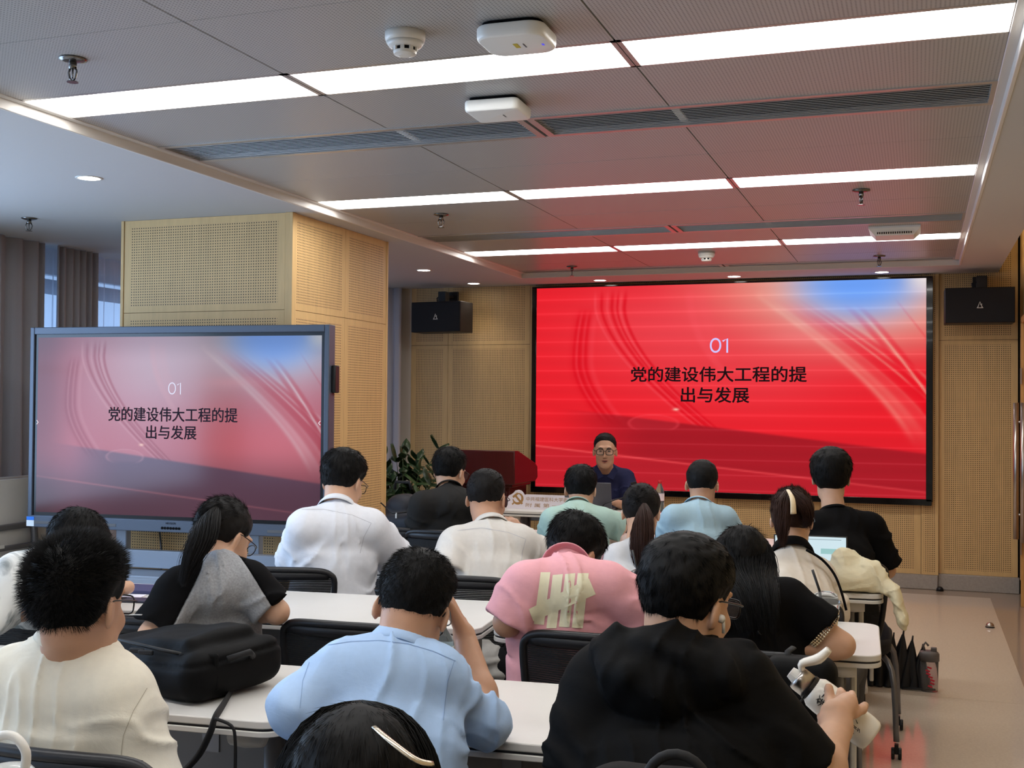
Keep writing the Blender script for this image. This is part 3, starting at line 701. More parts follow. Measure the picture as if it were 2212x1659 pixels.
curtain('sheer_curtain', M_sheer, -5.86, 6.2, 9.6, .11, .025, 'white see-through curtain over the bright window beside the pillar', seed=5, thick=False)
# building seen through the sheer: an added strip inside the window stands in
bl = MB().box((XL-.04, 7.65, 2.315), (.012, 3.0, .11)).build('building_band', mat('band_grey', (120, 140, 165), .8)); tag(bl, 'blue-grey strip standing in for the building behind the sheer-covered window', 'backdrop')

# ================================================================ FOLDED TABLES BY THE CURTAIN
M_top = mat('white_laminate', (212, 209, 204), .33, noise=.015, nscale=15); M_edge = mat('dark_edge_band', (26, 26, 32), .5); M_leg = mat('grey_steel_tube', (120, 120, 124), .35, .6); M_mod = mat('grey_modesty_panel', (120, 116, 114), .55)
def folded(p, rz, label):
    t = thing('folded_table', label, 'table', p, rz, 'folded tables by the curtain')
    MB().box((0, 0, .73), (.026, 1.3, .52)).build('top', M_top, t, bev=.004)
    MB().box((.03, 0, .70), (.03, 1.2, .035)).build('beam', M_leg, t, bev=.006)
    MB().box((.045, 0, .575), (.03, 1.24, .03)).build('under_rail', M_leg, t, bev=.006)
    MB().box((.06, .2, .590), (.012, .05, .02)).build('clip', M_white, t)
    for y in (-.5, .5):
        MB().tube([(.02, y, .92), (.05, y, .62), (.03, y, .08)], .022, 10).build('leg', M_leg, t, smooth=True)
        MB().box((.03, y, .06), (.42, .05, .035)).build('foot', M_leg, t, bev=.006)
        for s in (-.18, .18): MB().lathe([(.028, -.012), (.03, .012)], (.03+s, y, .030), 14, Matrix.Rotation(PI/2, 3, 'Y')).build('caster', M_black, t, fix=True)
    return t
f1 = folded((-5.28, 5.35, 0), .02, 'folded white table standing on edge, nearest of the pair by the curtain')
f2 = dup(f1, 'folded white table standing on edge, rear one of the pair by the curtain', (-5.46, 5.45, 0), .02)

# warm LED strip tucked behind the ceiling edge along the right wall
M_cove = mat('warm_led_strip', (255, 220, 170), .5, emit=(1, .74, .42), estr=9.0)
cv = MB().box((.575, 3.0, ZC+.125), (.03, 13.6, .02)).build('cove_light', M_cove); tag(cv, 'warm light strip hidden behind the ceiling edge at the right wall', 'light')
MB().box((XR-.06, 3.0, ZC+.30), (.4, 14, .02)).build('cove_lid', M_ceil, ce)
# ================================================================ IMPLICIT SURFACES (soft things and people)
F = np.float32
def V3(v): return np.array([v[0], v[1], v[2]], F)
def cap(p, a, b, ra, rb):
    a = V3(a); ab = V3(b)-a; pa = p-a; t = np.clip((pa@ab)/max(float(ab@ab), 1e-9), 0, 1)
    q = pa-t[:, None]*ab; return np.sqrt(np.einsum('ij,ij->i', q, q))-(ra+(rb-ra)*t).astype(F)
def capE(p, a, b, ra, rb, n, s):
    """tapered capsule squashed along direction n"""
    n = V3(n); n = n/np.linalg.norm(n); a = V3(a); b = V3(b)
    q = p+((p-a)@n*(1/s-1))[:, None]*n; b2 = b+n*(float((b-a)@n)*(1/s-1))
    return cap(q, a, b2, ra, rb)*(.5+.5*s)
def ell(p, c, r, R=None):
    q = p-V3(c)
    if R is not None: q = q@np.array(R, F)
    r = V3(r); k0 = np.sqrt(((q/r)**2).sum(1)); k1 = np.sqrt(((q/(r*r))**2).sum(1))
    return k0*(k0-1)/np.maximum(k1, 1e-6)
def rbx(p, c, h, r, R=None):
    q = p-V3(c)
    if R is not None: q = q@np.array(R, F)
    q = np.abs(q)-(V3(h)-r)
    return np.sqrt((np.maximum(q, 0)**2).sum(1))+np.minimum(q.max(1), 0)-r
def smin(a, b, k): h = np.clip(.5+.5*(b-a)/k, 0, 1); return b+(a-b)*h-k*h*(1-h)
def smax(a, b, k): return -smin(-a, -b, k)
def plane(p, o, n): n = V3(n); n = n/np.linalg.norm(n); return (p-V3(o))@n
_R = np.random.default_rng(9).random((32, 32, 32)).astype(F)*2-1
def noise3(p):
    i = np.floor(p).astype(np.int32); f = p-i; f = f*f*(3-2*f); i &= 31; j = (i+1) & 31
    x0, y0, z0 = i.T; x1, y1, z1 = j.T; fx, fy, fz = f.T
    a = _R[x0, y0, z0]*(1-fx)+_R[x1, y0, z0]*fx; b = _R[x0, y1, z0]*(1-fx)+_R[x1, y1, z0]*fx
    c = _R[x0, y0, z1]*(1-fx)+_R[x1, y0, z1]*fx; d = _R[x0, y1, z1]*(1-fx)+_R[x1, y1, z1]*fx
    return (a*(1-fy)+b*fy)*(1-fz)+(c*(1-fy)+d*fy)*fz
def surf(fn, lo, hi, h, slack=1.35):
    """surface nets of fn on a sparse grid; returns verts, quads"""
    lo = V3(lo)-2*h; hi = V3(hi)+2*h; B = 8
    nb = np.ceil((hi-lo)/(h*B)).astype(int)+1; n = nb*B
    g = [lo[k]+(np.arange(nb[k])+.5)*B*h for k in range(3)]
    C = np.stack(np.meshgrid(*g, indexing='ij'), -1).reshape(-1, 3).astype(F)
    dc = fn(C); act = np.abs(dc) < B*h*.87*slack
    D = np.repeat(np.repeat(np.repeat(np.sign(dc).reshape(nb), B, 0), B, 1), B, 2).astype(F)
    idx = np.argwhere(act.reshape(nb))
    off = np.stack(np.meshgrid(*[np.arange(B)]*3, indexing='ij'), -1).reshape(-1, 3)
    ii = (idx[:, None, :]*B+off[None]).reshape(-1, 3)
    P = (lo+(ii)*F(h)).astype(F); vals = np.empty(len(P), F)
    for s in range(0, len(P), 60000): vals[s:s+60000] = fn(P[s:s+60000])
    D[ii[:, 0], ii[:, 1], ii[:, 2]] = vals
    sg = D < 0
    c8 = [(x, y, z) for x in (0, 1) for y in (0, 1) for z in (0, 1)]
    cnt = sum(sg[x:n[0]-1+x, y:n[1]-1+y, z:n[2]-1+z].astype(np.int8) for x, y, z in c8)
    cell = np.argwhere((cnt > 0) & (cnt < 8))
    if len(cell) == 0: return np.zeros((0, 3), F), np.zeros((0, 4), int)
    cid = -np.ones(n-1, np.int32); cid[cell[:, 0], cell[:, 1], cell[:, 2]] = np.arange(len(cell))
    val = [D[cell[:, 0]+x, cell[:, 1]+y, cell[:, 2]+z] for x, y, z in c8]
    acc = np.zeros((len(cell), 3), F); m = np.zeros(len(cell), F)
    for a in range(8):
        for b in range(a+1, 8):
            da = np.array(c8[a]); db = np.array(c8[b])
            if np.abs(da-db).sum() != 1: continue
            cr = (val[a] < 0) != (val[b] < 0); t = np.where(cr, val[a]/np.where(cr, val[a]-val[b], 1), 0)
            acc += np.where(cr[:, None], da+(db-da)*t[:, None], 0); m += cr
    v = lo+(cell+acc/m[:, None])*h
    Q = []
    for ax in range(3):
        o1, o2 = [(1, 2), (2, 0), (0, 1)][ax]
        sl = [slice(1, n[k]-1) for k in range(3)]; sl2 = list(sl); sl[ax] = slice(0, n[ax]-1); sl2[ax] = slice(1, n[ax])
        A = sg[tuple(sl)]; Bq = sg[tuple(sl2)]; e = np.argwhere(A != Bq); fl = A[e[:, 0], e[:, 1], e[:, 2]]
        st = np.array([1, 1, 1]); st[ax] = 0; e = e+st
        def cc(d1, d2):
            q = e.copy(); q[:, o1] -= d1; q[:, o2] -= d2; return cid[q[:, 0], q[:, 1], q[:, 2]]
        q = np.stack([cc(1, 1), cc(0, 1), cc(0, 0), cc(1, 0)], 1); q[~fl] = q[~fl][:, ::-1]; Q.append(q)
    Q = np.concatenate(Q); Q = Q[(Q >= 0).all(1)]
    return v.astype(F), Q
def npmesh(name, v, q, mi=None, smooth=True):
    me = bpy.data.meshes.new(name); n = len(q); k = q.shape[1] if n else 4
    me.vertices.add(len(v)); me.vertices.foreach_set('co', np.ascontiguousarray(v, F).ravel())
    me.loops.add(n*k); me.loops.foreach_set('vertex_index', np.ascontiguousarray(q, np.int32).ravel())
    me.polygons.add(n); me.polygons.foreach_set('loop_start', np.arange(0, n*k, k, dtype=np.int32))
    if mi is not None: me.polygons.foreach_set('material_index', mi.astype(np.int32))
    me.polygons.foreach_set('use_smooth', np.full(n, smooth)); me.update(calc_edges=True); return me
def soft(name, fn, lo, hi, h, mats, parent=None, org=(0, 0, 0), mfun=None, post=None):
    v, q = surf(fn, lo, hi, h)
    if post is not None: v = post(v)
    mi = mfun(v[q].mean(1)) if mfun is not None else None
    me = npmesh(name, v-V3(org), q, mi); return link(name, me, mats, parent)
def vnormals(v, q):
    n = np.cross(v[q[:, 2]]-v[q[:, 0]], v[q[:, 3]]-v[q[:, 1]]); a = np.zeros_like(v)
    for k in range(4):
        for c in range(3): a[:, c] += np.bincount(q[:, k], n[:, c], len(v))
    return a/np.maximum(np.linalg.norm(a, axis=1, keepdims=True), 1e-9)
def strands(roots, dirs, length, width, bend, seg=3, rng=None):
    """tapered three-sided hairs as one mesh: arrays of root points, directions, lengths; bend = added vector per unit length^2"""
    n = len(roots); d = dirs/np.maximum(np.linalg.norm(dirs, axis=1, keepdims=True), 1e-9)
    a = np.cross(d, np.array([.3, .5, .81], F)); a /= np.maximum(np.linalg.norm(a, axis=1, keepdims=True), 1e-9); b = np.cross(d, a)
    vs = []
    for k in range(seg+1):
        t = k/seg; c = roots+d*(length*t)[:, None]+bend*((length*t*t)[:, None]); w = width*(1-t)**.7
        if k < seg:
            for j in range(3):
                an = 2*PI*j/3; vs.append(c+(a*math.cos(an)+b*math.sin(an))*(w if np.ndim(w) else np.full(n, w))[:, None])
        else: vs.append(c)
    L = len(vs); v = np.stack(vs, 1).reshape(-1, 3); base = (np.arange(n)*L)[:, None]
    tr = []
    for k in range(seg-1):
        for j in range(3):
            p0, p1 = k*3+j, k*3+(j+1) % 3; tr += [(p0, p1, p1+3), (p0, p1+3, p0+3)]
    for j in range(3): tr.append(((seg-1)*3+j, (seg-1)*3+(j+1) % 3, seg*3))
    t = np.array(tr); f = (base[:, None, :]+t[None]).reshape(-1, 3)
    return v.astype(F), f
def cloth(name, col, bump=.07, bscale=6, noise=.03, nscale=60, rough=.85, sheen=.0, spec=.25):
    """woven cloth: fine weave plus ridged creases in the normal"""
    m = mat(name, col, rough, noise=noise, nscale=nscale, sheen=sheen, spec=spec); nt = m.node_tree; b = N(m)
    tc = nt.nodes.new('ShaderNodeTexCoord'); n = nt.nodes.new('ShaderNodeTexNoise'); n.inputs['Scale'].default_value = bscale*2.2; n.inputs['Detail'].default_value = 4; n.inputs['Roughness'].default_value = .55; n.inputs['Distortion'].default_value = .9
    mp = nt.nodes.new('ShaderNodeMapping'); mp.inputs['Rotation'].default_value = (.4, .5, .3); mp.inputs['Scale'].default_value = (1.0, 1.0, 2.2); nt.links.new(tc.outputs['Object'], mp.inputs[0]); nt.links.new(mp.outputs[0], n.inputs['Vector'])
    w = nt.nodes.new('ShaderNodeTexNoise'); w.inputs['Scale'].default_value = 520; nt.links.new(tc.outputs['Object'], w.inputs['Vector'])
    b1 = nt.nodes.new('ShaderNodeBump'); b1.inputs['Strength'].default_value = bump; b1.inputs['Distance'].default_value = .02; nt.links.new(n.outputs[0], b1.inputs['Height'])
    b2 = nt.nodes.new('ShaderNodeBump'); b2.inputs['Strength'].default_value = .15; b2.inputs['Distance'].default_value = .001; nt.links.new(w.outputs[0], b2.inputs['Height']); nt.links.new(b1.outputs[0], b2.inputs['Normal'])
    nt.links.new(b2.outputs[0], b.inputs['Normal']); return m
# ================================================================ TABLES
M_capw = mat('pale_cap', (206, 202, 194), .4); M_foot = mat('white_powder_coat', (206, 204, 198), .4)
M_bolt = mat('bolt_steel', (130, 128, 126), .3, .9)
def table(label, nr, L, rz, dep=.54, group='white training tables'):
    """nr = near right corner (x,y) of the top; length L runs to -x, depth to +y"""
    R2 = Matrix.Rotation(rz, 3, 'Z'); c = Vector((nr[0], nr[1], 0))+R2 @ Vector((-L/2, dep/2, 0))
    t = thing('training_table', label, 'table', c, rz, group)
    top = MB().prism(rrect(L, dep, .055, 6), .731, .750).build('top', M_top, t, fix=True, bev=.003)
    MB().prism(rrect(L-.008, dep-.008, .052, 6), .7255, .731).build('edge_band', M_edge, t, fix=True)
    MB().prism(rrect(L, dep, .055, 6), .712, .7255).build('lower_board', M_top, t, fix=True, bev=.002)
    MB().box((0, dep/2-.075, .52), (L-.36, .012, .30)).build('modesty_panel', M_mod, t)
    MB().box((0, .04, .682), (L-.28, .05, .05)).build('beam', M_leg, t, bev=.006)
    for s in (-1, 1):
        x = s*(L/2-.13); l = MB()
        l.tube([(x, -.02, .70), (x, -.02, .07)], .026, 14); l.tube([(x, .05, .70), (x, .05, .07)], .026, 14)
        l.build('leg', M_leg, t, smooth=True, fix=True)
        MB().box((x+s*.05, .015, .38), (.02, .06, .62)).build('leg_cover', M_foot, t, bev=.006)
        f = MB().box((x, .0, .075), (.055, dep-.04, .035)).build('foot', M_foot, t, bev=.008)
        MB().lathe([(.03, -.04), (.034, .0), (.03, .04)], (x+s*.02, -dep/2+.07, .70), 14, Matrix.Rotation(PI/2, 3, 'Y')).build('hinge_cap', M_capw, t, smooth=True, fix=True)
        for yq in (-dep/2+.06, dep/2-.06):
            MB().lathe([(.024, -.016), (.029, -.012), (.029, .012), (.024, .016)], (x, yq, .0295), 16, Matrix.Rotation(PI/2, 3, 'Y')).build('caster', M_black, t, fix=True)
        br = MB().box((s*(L/2-.42), dep/2-.083, .60), (.05, .004, .16)).build('bracket', M_leg, t)
        for z in (.64, .575): MB().lathe([(.008, 0), (.008, .006)], (s*(L/2-.42), dep/2-.085, z), 10, Matrix.Rotation(PI/2, 3, 'X')).build('bolt', M_bolt, br, fix=True)
    return t
table('white table with the hooded man, nearest full row, right half', (-.16, 2.405), 1.2, .088)
table('white table carrying the black backpack, nearest full row, left half', (-1.365, 2.298), 1.2, .088)
table('white table at the aisle, second row, with iced coffee cups', (-.10, 3.535), 1.2, .045)
table('white table before the ponytailed woman, second row, middle', (-1.335, 3.475), 1.2, .10)
table('white table at the left picture edge, second row', (-2.545, 3.35), 1.2, .10)
table('white table with the cream hoodie and laptop, third row, aisle side', (-.125, 4.70), 1.2, .062)
table('white table before the two men in white shirts, third row', (-1.34, 4.615), 1.2, .075)
table('white table at the far aisle seat, front row of the audience', (-.13, 5.97), 1.2, .06)
table('white table behind the mint tee man, front row, left half', (-1.345, 5.885), 1.2, .06)
table('white table just below the picture edge holding the loop-lid tumbler', (-.62, 1.22), 1.2, .05, .46)
table('white lecturer desk with the name sign', (-1.36, 7.50), 1.38, .04, .55, 'white training tables')

# ================================================================ CHAIRS
M_net = mat('black_mesh_strip', (14, 14, 16), .7); M_cf = mat('black_chair_frame', (20, 20, 24), .42); M_seat = mat('black_seat_cloth', (24, 24, 28), .9, bump=.3, bscale=400)
def make_chair(label, loc, rz):
    t = thing('mesh_chair', label, 'chair', loc, rz, 'black mesh-back chairs')
    MB().prism(rrect(.46, .44, .09, 5), .42, .485).build('seat', M_seat, t, fix=True, bev=.02, seg=3)
    w0, w1, z0, z1 = .185, .212, .49, .812
    def yb(z, x): return -.215-.05*(z-.45)+.035*(abs(x)/.2)**2
    loop = [(x, z) for x, z in [(-w0+.03, z0), (0, z0-.005), (w0-.03, z0), (w0, z0+.035), (w1-.008, (z0+z1)/2), (w1, z1-.05), (w1-.015, z1-.018), (w1-.05, z1-.003), (.09, z1+.002), (0, z1+.003), (-.09, z1+.002), (-w1+.05, z1-.003), (-w1+.015, z1-.018), (-w1, z1-.05), (-w1+.008, (z0+z1)/2), (-w0, z0+.035)]]
    MB().tube([(x, yb(z, x), z) for x, z in loop], .0135, 10, closed=True, flat=.9, sub=4).build('backrest_frame', M_cf, t, smooth=True)
    MB().tube([(x, yb(z1-.018, x)+.004, z1-.020) for x in (-.19, -.1, 0, .1, .19)], .014, 8, flat=1.5, sub=3).build('top_rail', M_cf, t, smooth=True)
    n = MB(); k = 46
    for i in range(k):
        z = z0+.012+(z1-z0-.03)*i/(k-1); w = w0+(w1-w0)*(z-z0)/(z1-z0)-.006
        xs_ = [-w, -w/2, 0, w/2, w]; n.grid([[(x, yb(z, x), z-.0030) for x in xs_], [(x, yb(z, x)-.001, z+.0030) for x in xs_]])
    o = n.build('backrest_mesh', M_net, t); o['kind'] = 'stuff'
    MB().tube([(0, -.16, .44), (0, -.235, .47), (0, -.25, .62), (0, -.245, .70)], [.03, .03, .026, .018], 10, flat=.6, up=(0, 1, 0), sub=3).build('back_support', M_cf, t, smooth=True)
    for s in (-1, 1):
        for q in (-1, 1):
            l = MB().tube([(s*.16, q*.10, .43), (s*.235, q*.20, .36), (s*.255, q*.235, .075)], .0125, 10, sub=4).build('leg', M_leg, t, smooth=True)
            c = MB()
            for d in (-.014, .014): c.lathe([(.022, -.007), (.025, -.004), (.025, .004), (.022, .007)], (s*.255+d, q*.235, .0255), 14, Matrix.Rotation(PI/2, 3, 'Y'))
            c.box((s*.255, q*.235, .045), (.016, .03, .04)); c.build('caster', M_black, l, fix=True)
    return t
chairs = [((-1.55, 1.74), .05, 'black mesh chair under the cream tee man'), ((-.92, 1.77), 0, 'black mesh chair under the light blue shirt man'), ((-.33, 1.60), 0, 'black chair with a backpack hung on it'),
          ((-.60, .74), 0, 'black chair below the woman with the silver clip'), ((-2.80, 2.94), 0, 'black mesh chair at the left edge in the second row'), ((-2.22, 2.90), .1, 'black mesh chair under the grey raglan tee woman'),
          ((-1.63, 3.07), .05, 'empty black mesh chair between the backpack and the blue shirt'), ((-.89, 3.18), .04, 'black mesh chair under the pink shirt man'), ((-.47, 3.12), -.05, 'black mesh chair under the beaded cuff woman'),
          ((-2.44, 3.99), .25, 'black mesh chair under the white shirt man by the display'), ((-1.68, 4.06), .1, 'black mesh chair under the ivory shirt man'), ((-1.15, 4.10), 0, 'black chair under the low ponytail woman'),
          ((-.46, 4.04), 0, 'black chair under the off-white jacket woman'), ((-2.33, 5.49), 0, 'black chair under the charcoal tee man'), ((-1.65, 5.45), 0, 'black chair under the mint tee man'), ((-1.08, 5.38), 0, 'black chair under the pale blue tee man'),
          ((-.34, 5.12), 0, 'black chair with grey leg at the aisle under the black tee man')]
c0 = None
for (x, y), rz_, lb in chairs:
    if c0 is None: c0 = make_chair(lb, (x, y+.24, 0), rz_)
    else: dup(c0, lb, (x, y+.24, 0), rz_)
dup(c0, 'black chair behind the lecturer desk', (-2.12, 8.36, 0), PI)

# ================================================================ LECTERN
M_mah = wood('mahogany_veneer', (74, 22, 24)); N(M_mah).inputs['Roughness'].default_value = .3
t = thing('lectern', 'dark red wooden lectern left of the big screen', 'lectern', (-3.5, 9.15, 0))
pr = [(0, .80), (0, 1.085), (.10, 1.085), (.55, .965), (.62, .93), (.63, .83), (.56, .80)]
MB().prism(pr, -.30, .30, lambda a, b, h: Vector((h, a, b))).build('desk_box', M_mah, t, fix=True, bev=.008)
MB().box((0, .33, .42), (.44, .44, .76)).build('column', M_mah, t, bev=.006)
for x in (-.11, .11): MB().box((x, .107, .44), (.17, .008, .60)).build('raised_panel', M_mah, t, bev=.003)
MB().box((0, .33, .03), (.54, .54, .06)).build('plinth', M_mah, t, bev=.006)
MB().box((0, .33, .785), (.50, .50, .03)).build('moulding', M_mah, t, bev=.006)

# ================================================================ POTTED PLANT
M_leaf = mat('glossy_leaf', (38, 62, 36), .35, noise=.3, nscale=8); M_leaf2 = mat('pale_leaf', (66, 96, 56), .4, noise=.25, nscale=8); M_stem = mat('green_stem', (58, 78, 44), .6); M_pot = mat('glazed_pot', (190, 186, 180), .3); M_soil = mat('potting_soil', (44, 34, 26), .9)
t = thing('potted_plant', 'bushy green potted plant behind the wooden pillar', 'plant', (-3.98, 8.62, 0))
MB().lathe([(.13, 0), (.15, .02), (.18, .30), (.185, .33), (.165, .33), (.16, .28)], n=28, capt=False).build('pot', M_pot, t, smooth=True, fix=True)
MB().lathe([(.163, .29), (.10, .305), (.0, .31)], n=24, capb=False, capt=False).build('soil', M_soil, t, smooth=True)
lf = MB(); P = []
for i in range(6):
    s = i/5; wd_ = .030*math.sin(PI*min(1, s*.93+.05))**.8; P.append([(-wd_, s*.115, -.012*abs(1)-.02*s*s), (0, s*.115, .004-.02*s*s), (wd_, s*.115, -.012-.02*s*s)])
lf.grid(P); lm = lf.mesh('leaf', True); lm.materials.append(M_leaf); lm2 = lm.copy(); lm2.materials.clear(); lm2.materials.append(M_leaf2)
r = random.Random(5); cnt = 0
for k in range(30):
    a = r.uniform(0, 2*PI); lean = r.uniform(.05, .36); hgt = r.uniform(.35, .88); pts = []
    for i in range(7):
        s = i/6; pts.append(Vector((math.cos(a)*(.05+lean*s*s), math.sin(a)*(.05+lean*s*s), .29+hgt*s*(1-.12*lean*s))))
    MB().tube(pts, [.007, .0065, .006, .005, .0045, .004, .002], 6).build('stem', M_stem, t, smooth=True)
    for i in range(3, 7):
        for sd in (-1, 1, 0) if i == 6 else (-1, 1):
            p = pts[i]; tg = (pts[i]-pts[i-1]).normalized(); sv = tg.cross(Vector((math.sin(a), -math.cos(a), .1))).normalized()
            d = (tg*.55+sv*sd*.9+Vector((0, 0, r.uniform(-.35, .25)))).normalized(); up_ = (Vector((0, 0, 1))-d*d.z).normalized() if abs(d.z) < .95 else Vector((1, 0, 0))
            x_ = d.cross(up_).normalized(); up_ = x_.cross(d); m4 = Matrix((x_, d, up_)).transposed().to_4x4() @ Matrix.Scale(r.uniform(.8, 1.35), 4); m4.translation = p
            o = bpy.data.objects.new('leaf', lm if r.random() < .8 else lm2); COL.objects.link(o); o.parent = t; o.matrix_local = m4; cnt += 1

# ================================================================ ON THE LECTURER DESK
M_foam = mat('white_foam_board', (226, 220, 228), .6); M_gold = mat('gold_print', (168, 128, 78), .5, .2)
sx0 = -2.715; sy = 7.60; s_len = .60; t = thing('name_sign', 'white cut-out sign with gold hammer-and-sickle emblem on the lecturer desk', 'sign', (sx0, sy, .7505), .04)
hb = .10
poly = [(0, 0), (s_len, 0), (s_len, hb-.006), (s_len-.01, hb), (.135, hb), (.122, hb-.004), (.112, hb+.010), (.098, hb+.024), (.076, hb+.030), (.054, hb+.024), (.042, hb+.008), (.024, hb-.004), (.008, hb-.012), (0, hb-.03)]
tf = lambda a, b, h: Vector((a, h+(b*.25), b))
MB().prism(poly, 0, .008, tf).build('board', M_foam, t, fix=True)
MB().box((s_len/2, .05, .004), (s_len*.8, .07, .006)).build('foot', M_foam, t)
def emblem(cx, cz, r_):
    b = MB(); f = lambda a, c, h: tf(cx+a*r_, cz+c*r_, -.0006-h)
    out = []; inn = []
    for i in range(25):
        a = math.radians(112-i*(300/24)); out.append((math.cos(a)*1.0, math.sin(a)*1.0)); w_ = .09+.36*math.sin(PI*min(1, i/24*.95+.02)); inn.append((math.cos(a)*(1-w_)+.03*0, math.sin(a)*(1-w_)))
    for i in range(24):
        if i < 23: b.add([f(*out[i], 0), f(*out[i+1], 0), f(*inn[i+1], 0), f(*inn[i], 0)], [(0, 1, 2, 3)])
    def quad(p, q, w_):
        d = Vector((q[0]-p[0], q[1]-p[1])); n = Vector((-d.y, d.x)).normalized()*w_; b.add([f(p[0]-n.x, p[1]-n.y, .0004), f(p[0]+n.x, p[1]+n.y, .0004), f(q[0]+n.x, q[1]+n.y, .0004), f(q[0]-n.x, q[1]-n.y, .0004)], [(0, 1, 2, 3)])
    quad((-.45, .45), (.85, -.85), .17); quad((-.95, .25), (-.10, .95), .20); quad((-.62, -.62), (-1.0, -1.0), .13)
    return b
emblem(.078, .068, .040).build('emblem', M_gold, t)
xa = Vector((1, 0, 0)); ya = Vector((0, .25, 1))
text_obj('sign_text', '中共福建医科大学委员会', .035, M_gold, frame(tf(.320, .070, -.0012), xa, ya), t, width=.365, height=.030)
text_obj('sign_text', '附 属 第 一', .03, M_gold, frame(tf(.255, .028, -.0012), xa, ya), t, width=.235, height=.028)
# laptop
M_lap = mat('grey_laptop_shell', (96, 96, 102), .4, .4)
t = thing('laptop', 'grey laptop opened towards the lecturer', 'laptop', (-2.14, 7.66, .7505), .04)
MB().box((0, .12, .008), (.33, .23, .016)).build('base', M_lap, t, bev=.004); R_ = Matrix.Rotation(.22, 3, 'X')
MB().box((0, -.015, .105), (.33, .008, .19), R_).build('lid', M_lap, t, bev=.003)
MB().box((0, .125, .0165), (.27, .10, .002)).build('keyboard', M_black, t)
# gooseneck microphone
t = thing('gooseneck_microphone', 'black gooseneck microphone lying low across the lecturer desk', 'microphone', (-2.03, 7.56, .7505))
MB().lathe([(.05, 0), (.052, .012), (.03, .025), (.012, .03)], n=20).build('base', M_black, t, smooth=True, fix=True)
MB().tube([(0, 0, .02), (.03, .0, .06), (.10, .03, .09), (.16, .07, .105)], .0045, 8).build('gooseneck', M_black, t, smooth=True)
MB().tube([(.16, .07, .105), (.20, .10, .112)], [.009, .010], 10).build('capsule', M_black, t, smooth=True)
# phone on a stand, water bottle
t = thing('phone_stand', 'dark phone leaning on a small stand before the lecturer', 'phone', (-1.795, 7.66, .7505), -.3)
MB().lathe([(.035, 0), (.035, .008), (.008, .012), (.006, .10)], n=16).build('stand', M_black, t, fix=True); MB().box((0, -.01, .15), (.05, .009, .13), Matrix.Rotation(.35, 3, 'X') @ Matrix.Rotation(-.25, 3, 'Y')).build('phone', M_black, t, bev=.004)
def pet(name, label, p, h=.20, r=.031, capc=(200, 30, 40), lab=None):
    t = thing(name, label, 'bottle', p); g = mat('clear_plastic', (225, 235, 238), .08, trans=.92, ior=1.2)
    MB().lathe([(r*.9, 0), (r, .008), (r, h*.30), (r*.93, h*.33), (r, h*.36), (r, h*.62), (r*.85, h*.72), (r*.42, h*.86), (r*.40, h*.92)], n=24).build('bottle_body', g, t, smooth=True, fix=True)
    MB().lathe([(r*.46, h*.90), (r*.46, h*.995), (r*.38, h)], n=18).build('cap', mat('cap', capc, .4), t, smooth=True, fix=True)
    MB().lathe([(r*1.01, h*.38), (r*1.01, h*.60)], n=24, capb=False, capt=False).build('wrap_label', mat('bottle_label', lab or capc, .5), t, smooth=True)
    return t
pet('water_bottle', 'red-capped water bottle on the lecturer desk', (-1.655, 7.72, .7505), .22, lab=(222, 206, 210))
pp = MB().box((-1.75, 7.60, .752), (.26, .17, .003), Matrix.Rotation(.1, 3, 'Z')).build('paper_sheet', M_foam); tag(pp, 'white papers lying before the lecturer', 'paper')

# ================================================================ ON THE STUDENT TABLES
pet('plastic_bottle', 'clear plastic bottle behind the arm of the light blue shirt man', (-1.163, 2.76, .7505), .17, .034, (230, 232, 234), (210, 216, 220))
M_clear = mat('clear_cup', (232, 236, 236), .06, trans=.9, ior=1.15); M_coffee = mat('iced_coffee', (110, 66, 52), .2); M_sleeve = mat('kraft_sleeve', (214, 194, 156), .7); M_straw = mat('black_straw', (18, 18, 20), .4)
def cup(p, label, tilt=.12):
    t = thing('iced_coffee_cup', label, 'cup', p, 0, 'clear iced coffee cups')
    MB().lathe([(.030, 0), (.031, .004), (.043, .112), (.046, .115), (.044, .118)], n=28, capt=False).build('cup_body', M_clear, t, smooth=True, fix=True)
    MB().lathe([(.0295, .003), (.0395, .085)], n=28).build('drink', M_coffee, t, smooth=True, fix=True)
    MB().lathe([(.034, .030), (.0425, .092), (.0435, .092)], n=28, capb=False, capt=False).build('sleeve', M_sleeve, t, smooth=True)
    MB().lathe([(.047, .114), (.047, .120), (.040, .126), (.036, .142), (.024, .148)], n=28, capb=False).build('lid', M_clear, t, smooth=True, fix=True)
    MB().tube([(.008, 0, .03), (-.008-tilt*.05, .0, .15), (-.02-tilt*.1, .0, .215)], .0042, 8).build('straw', M_straw, t, smooth=True)
q = atz(1783, 1382, .75); cup((q.x, q.y, .7505), 'iced coffee in a kraft sleeve beside the beaded cuff', .2)
q = atz(1384, 1322, .75); cup((q.x, q.y, .7505), 'iced coffee half hidden between pink sleeve and the hooded man')
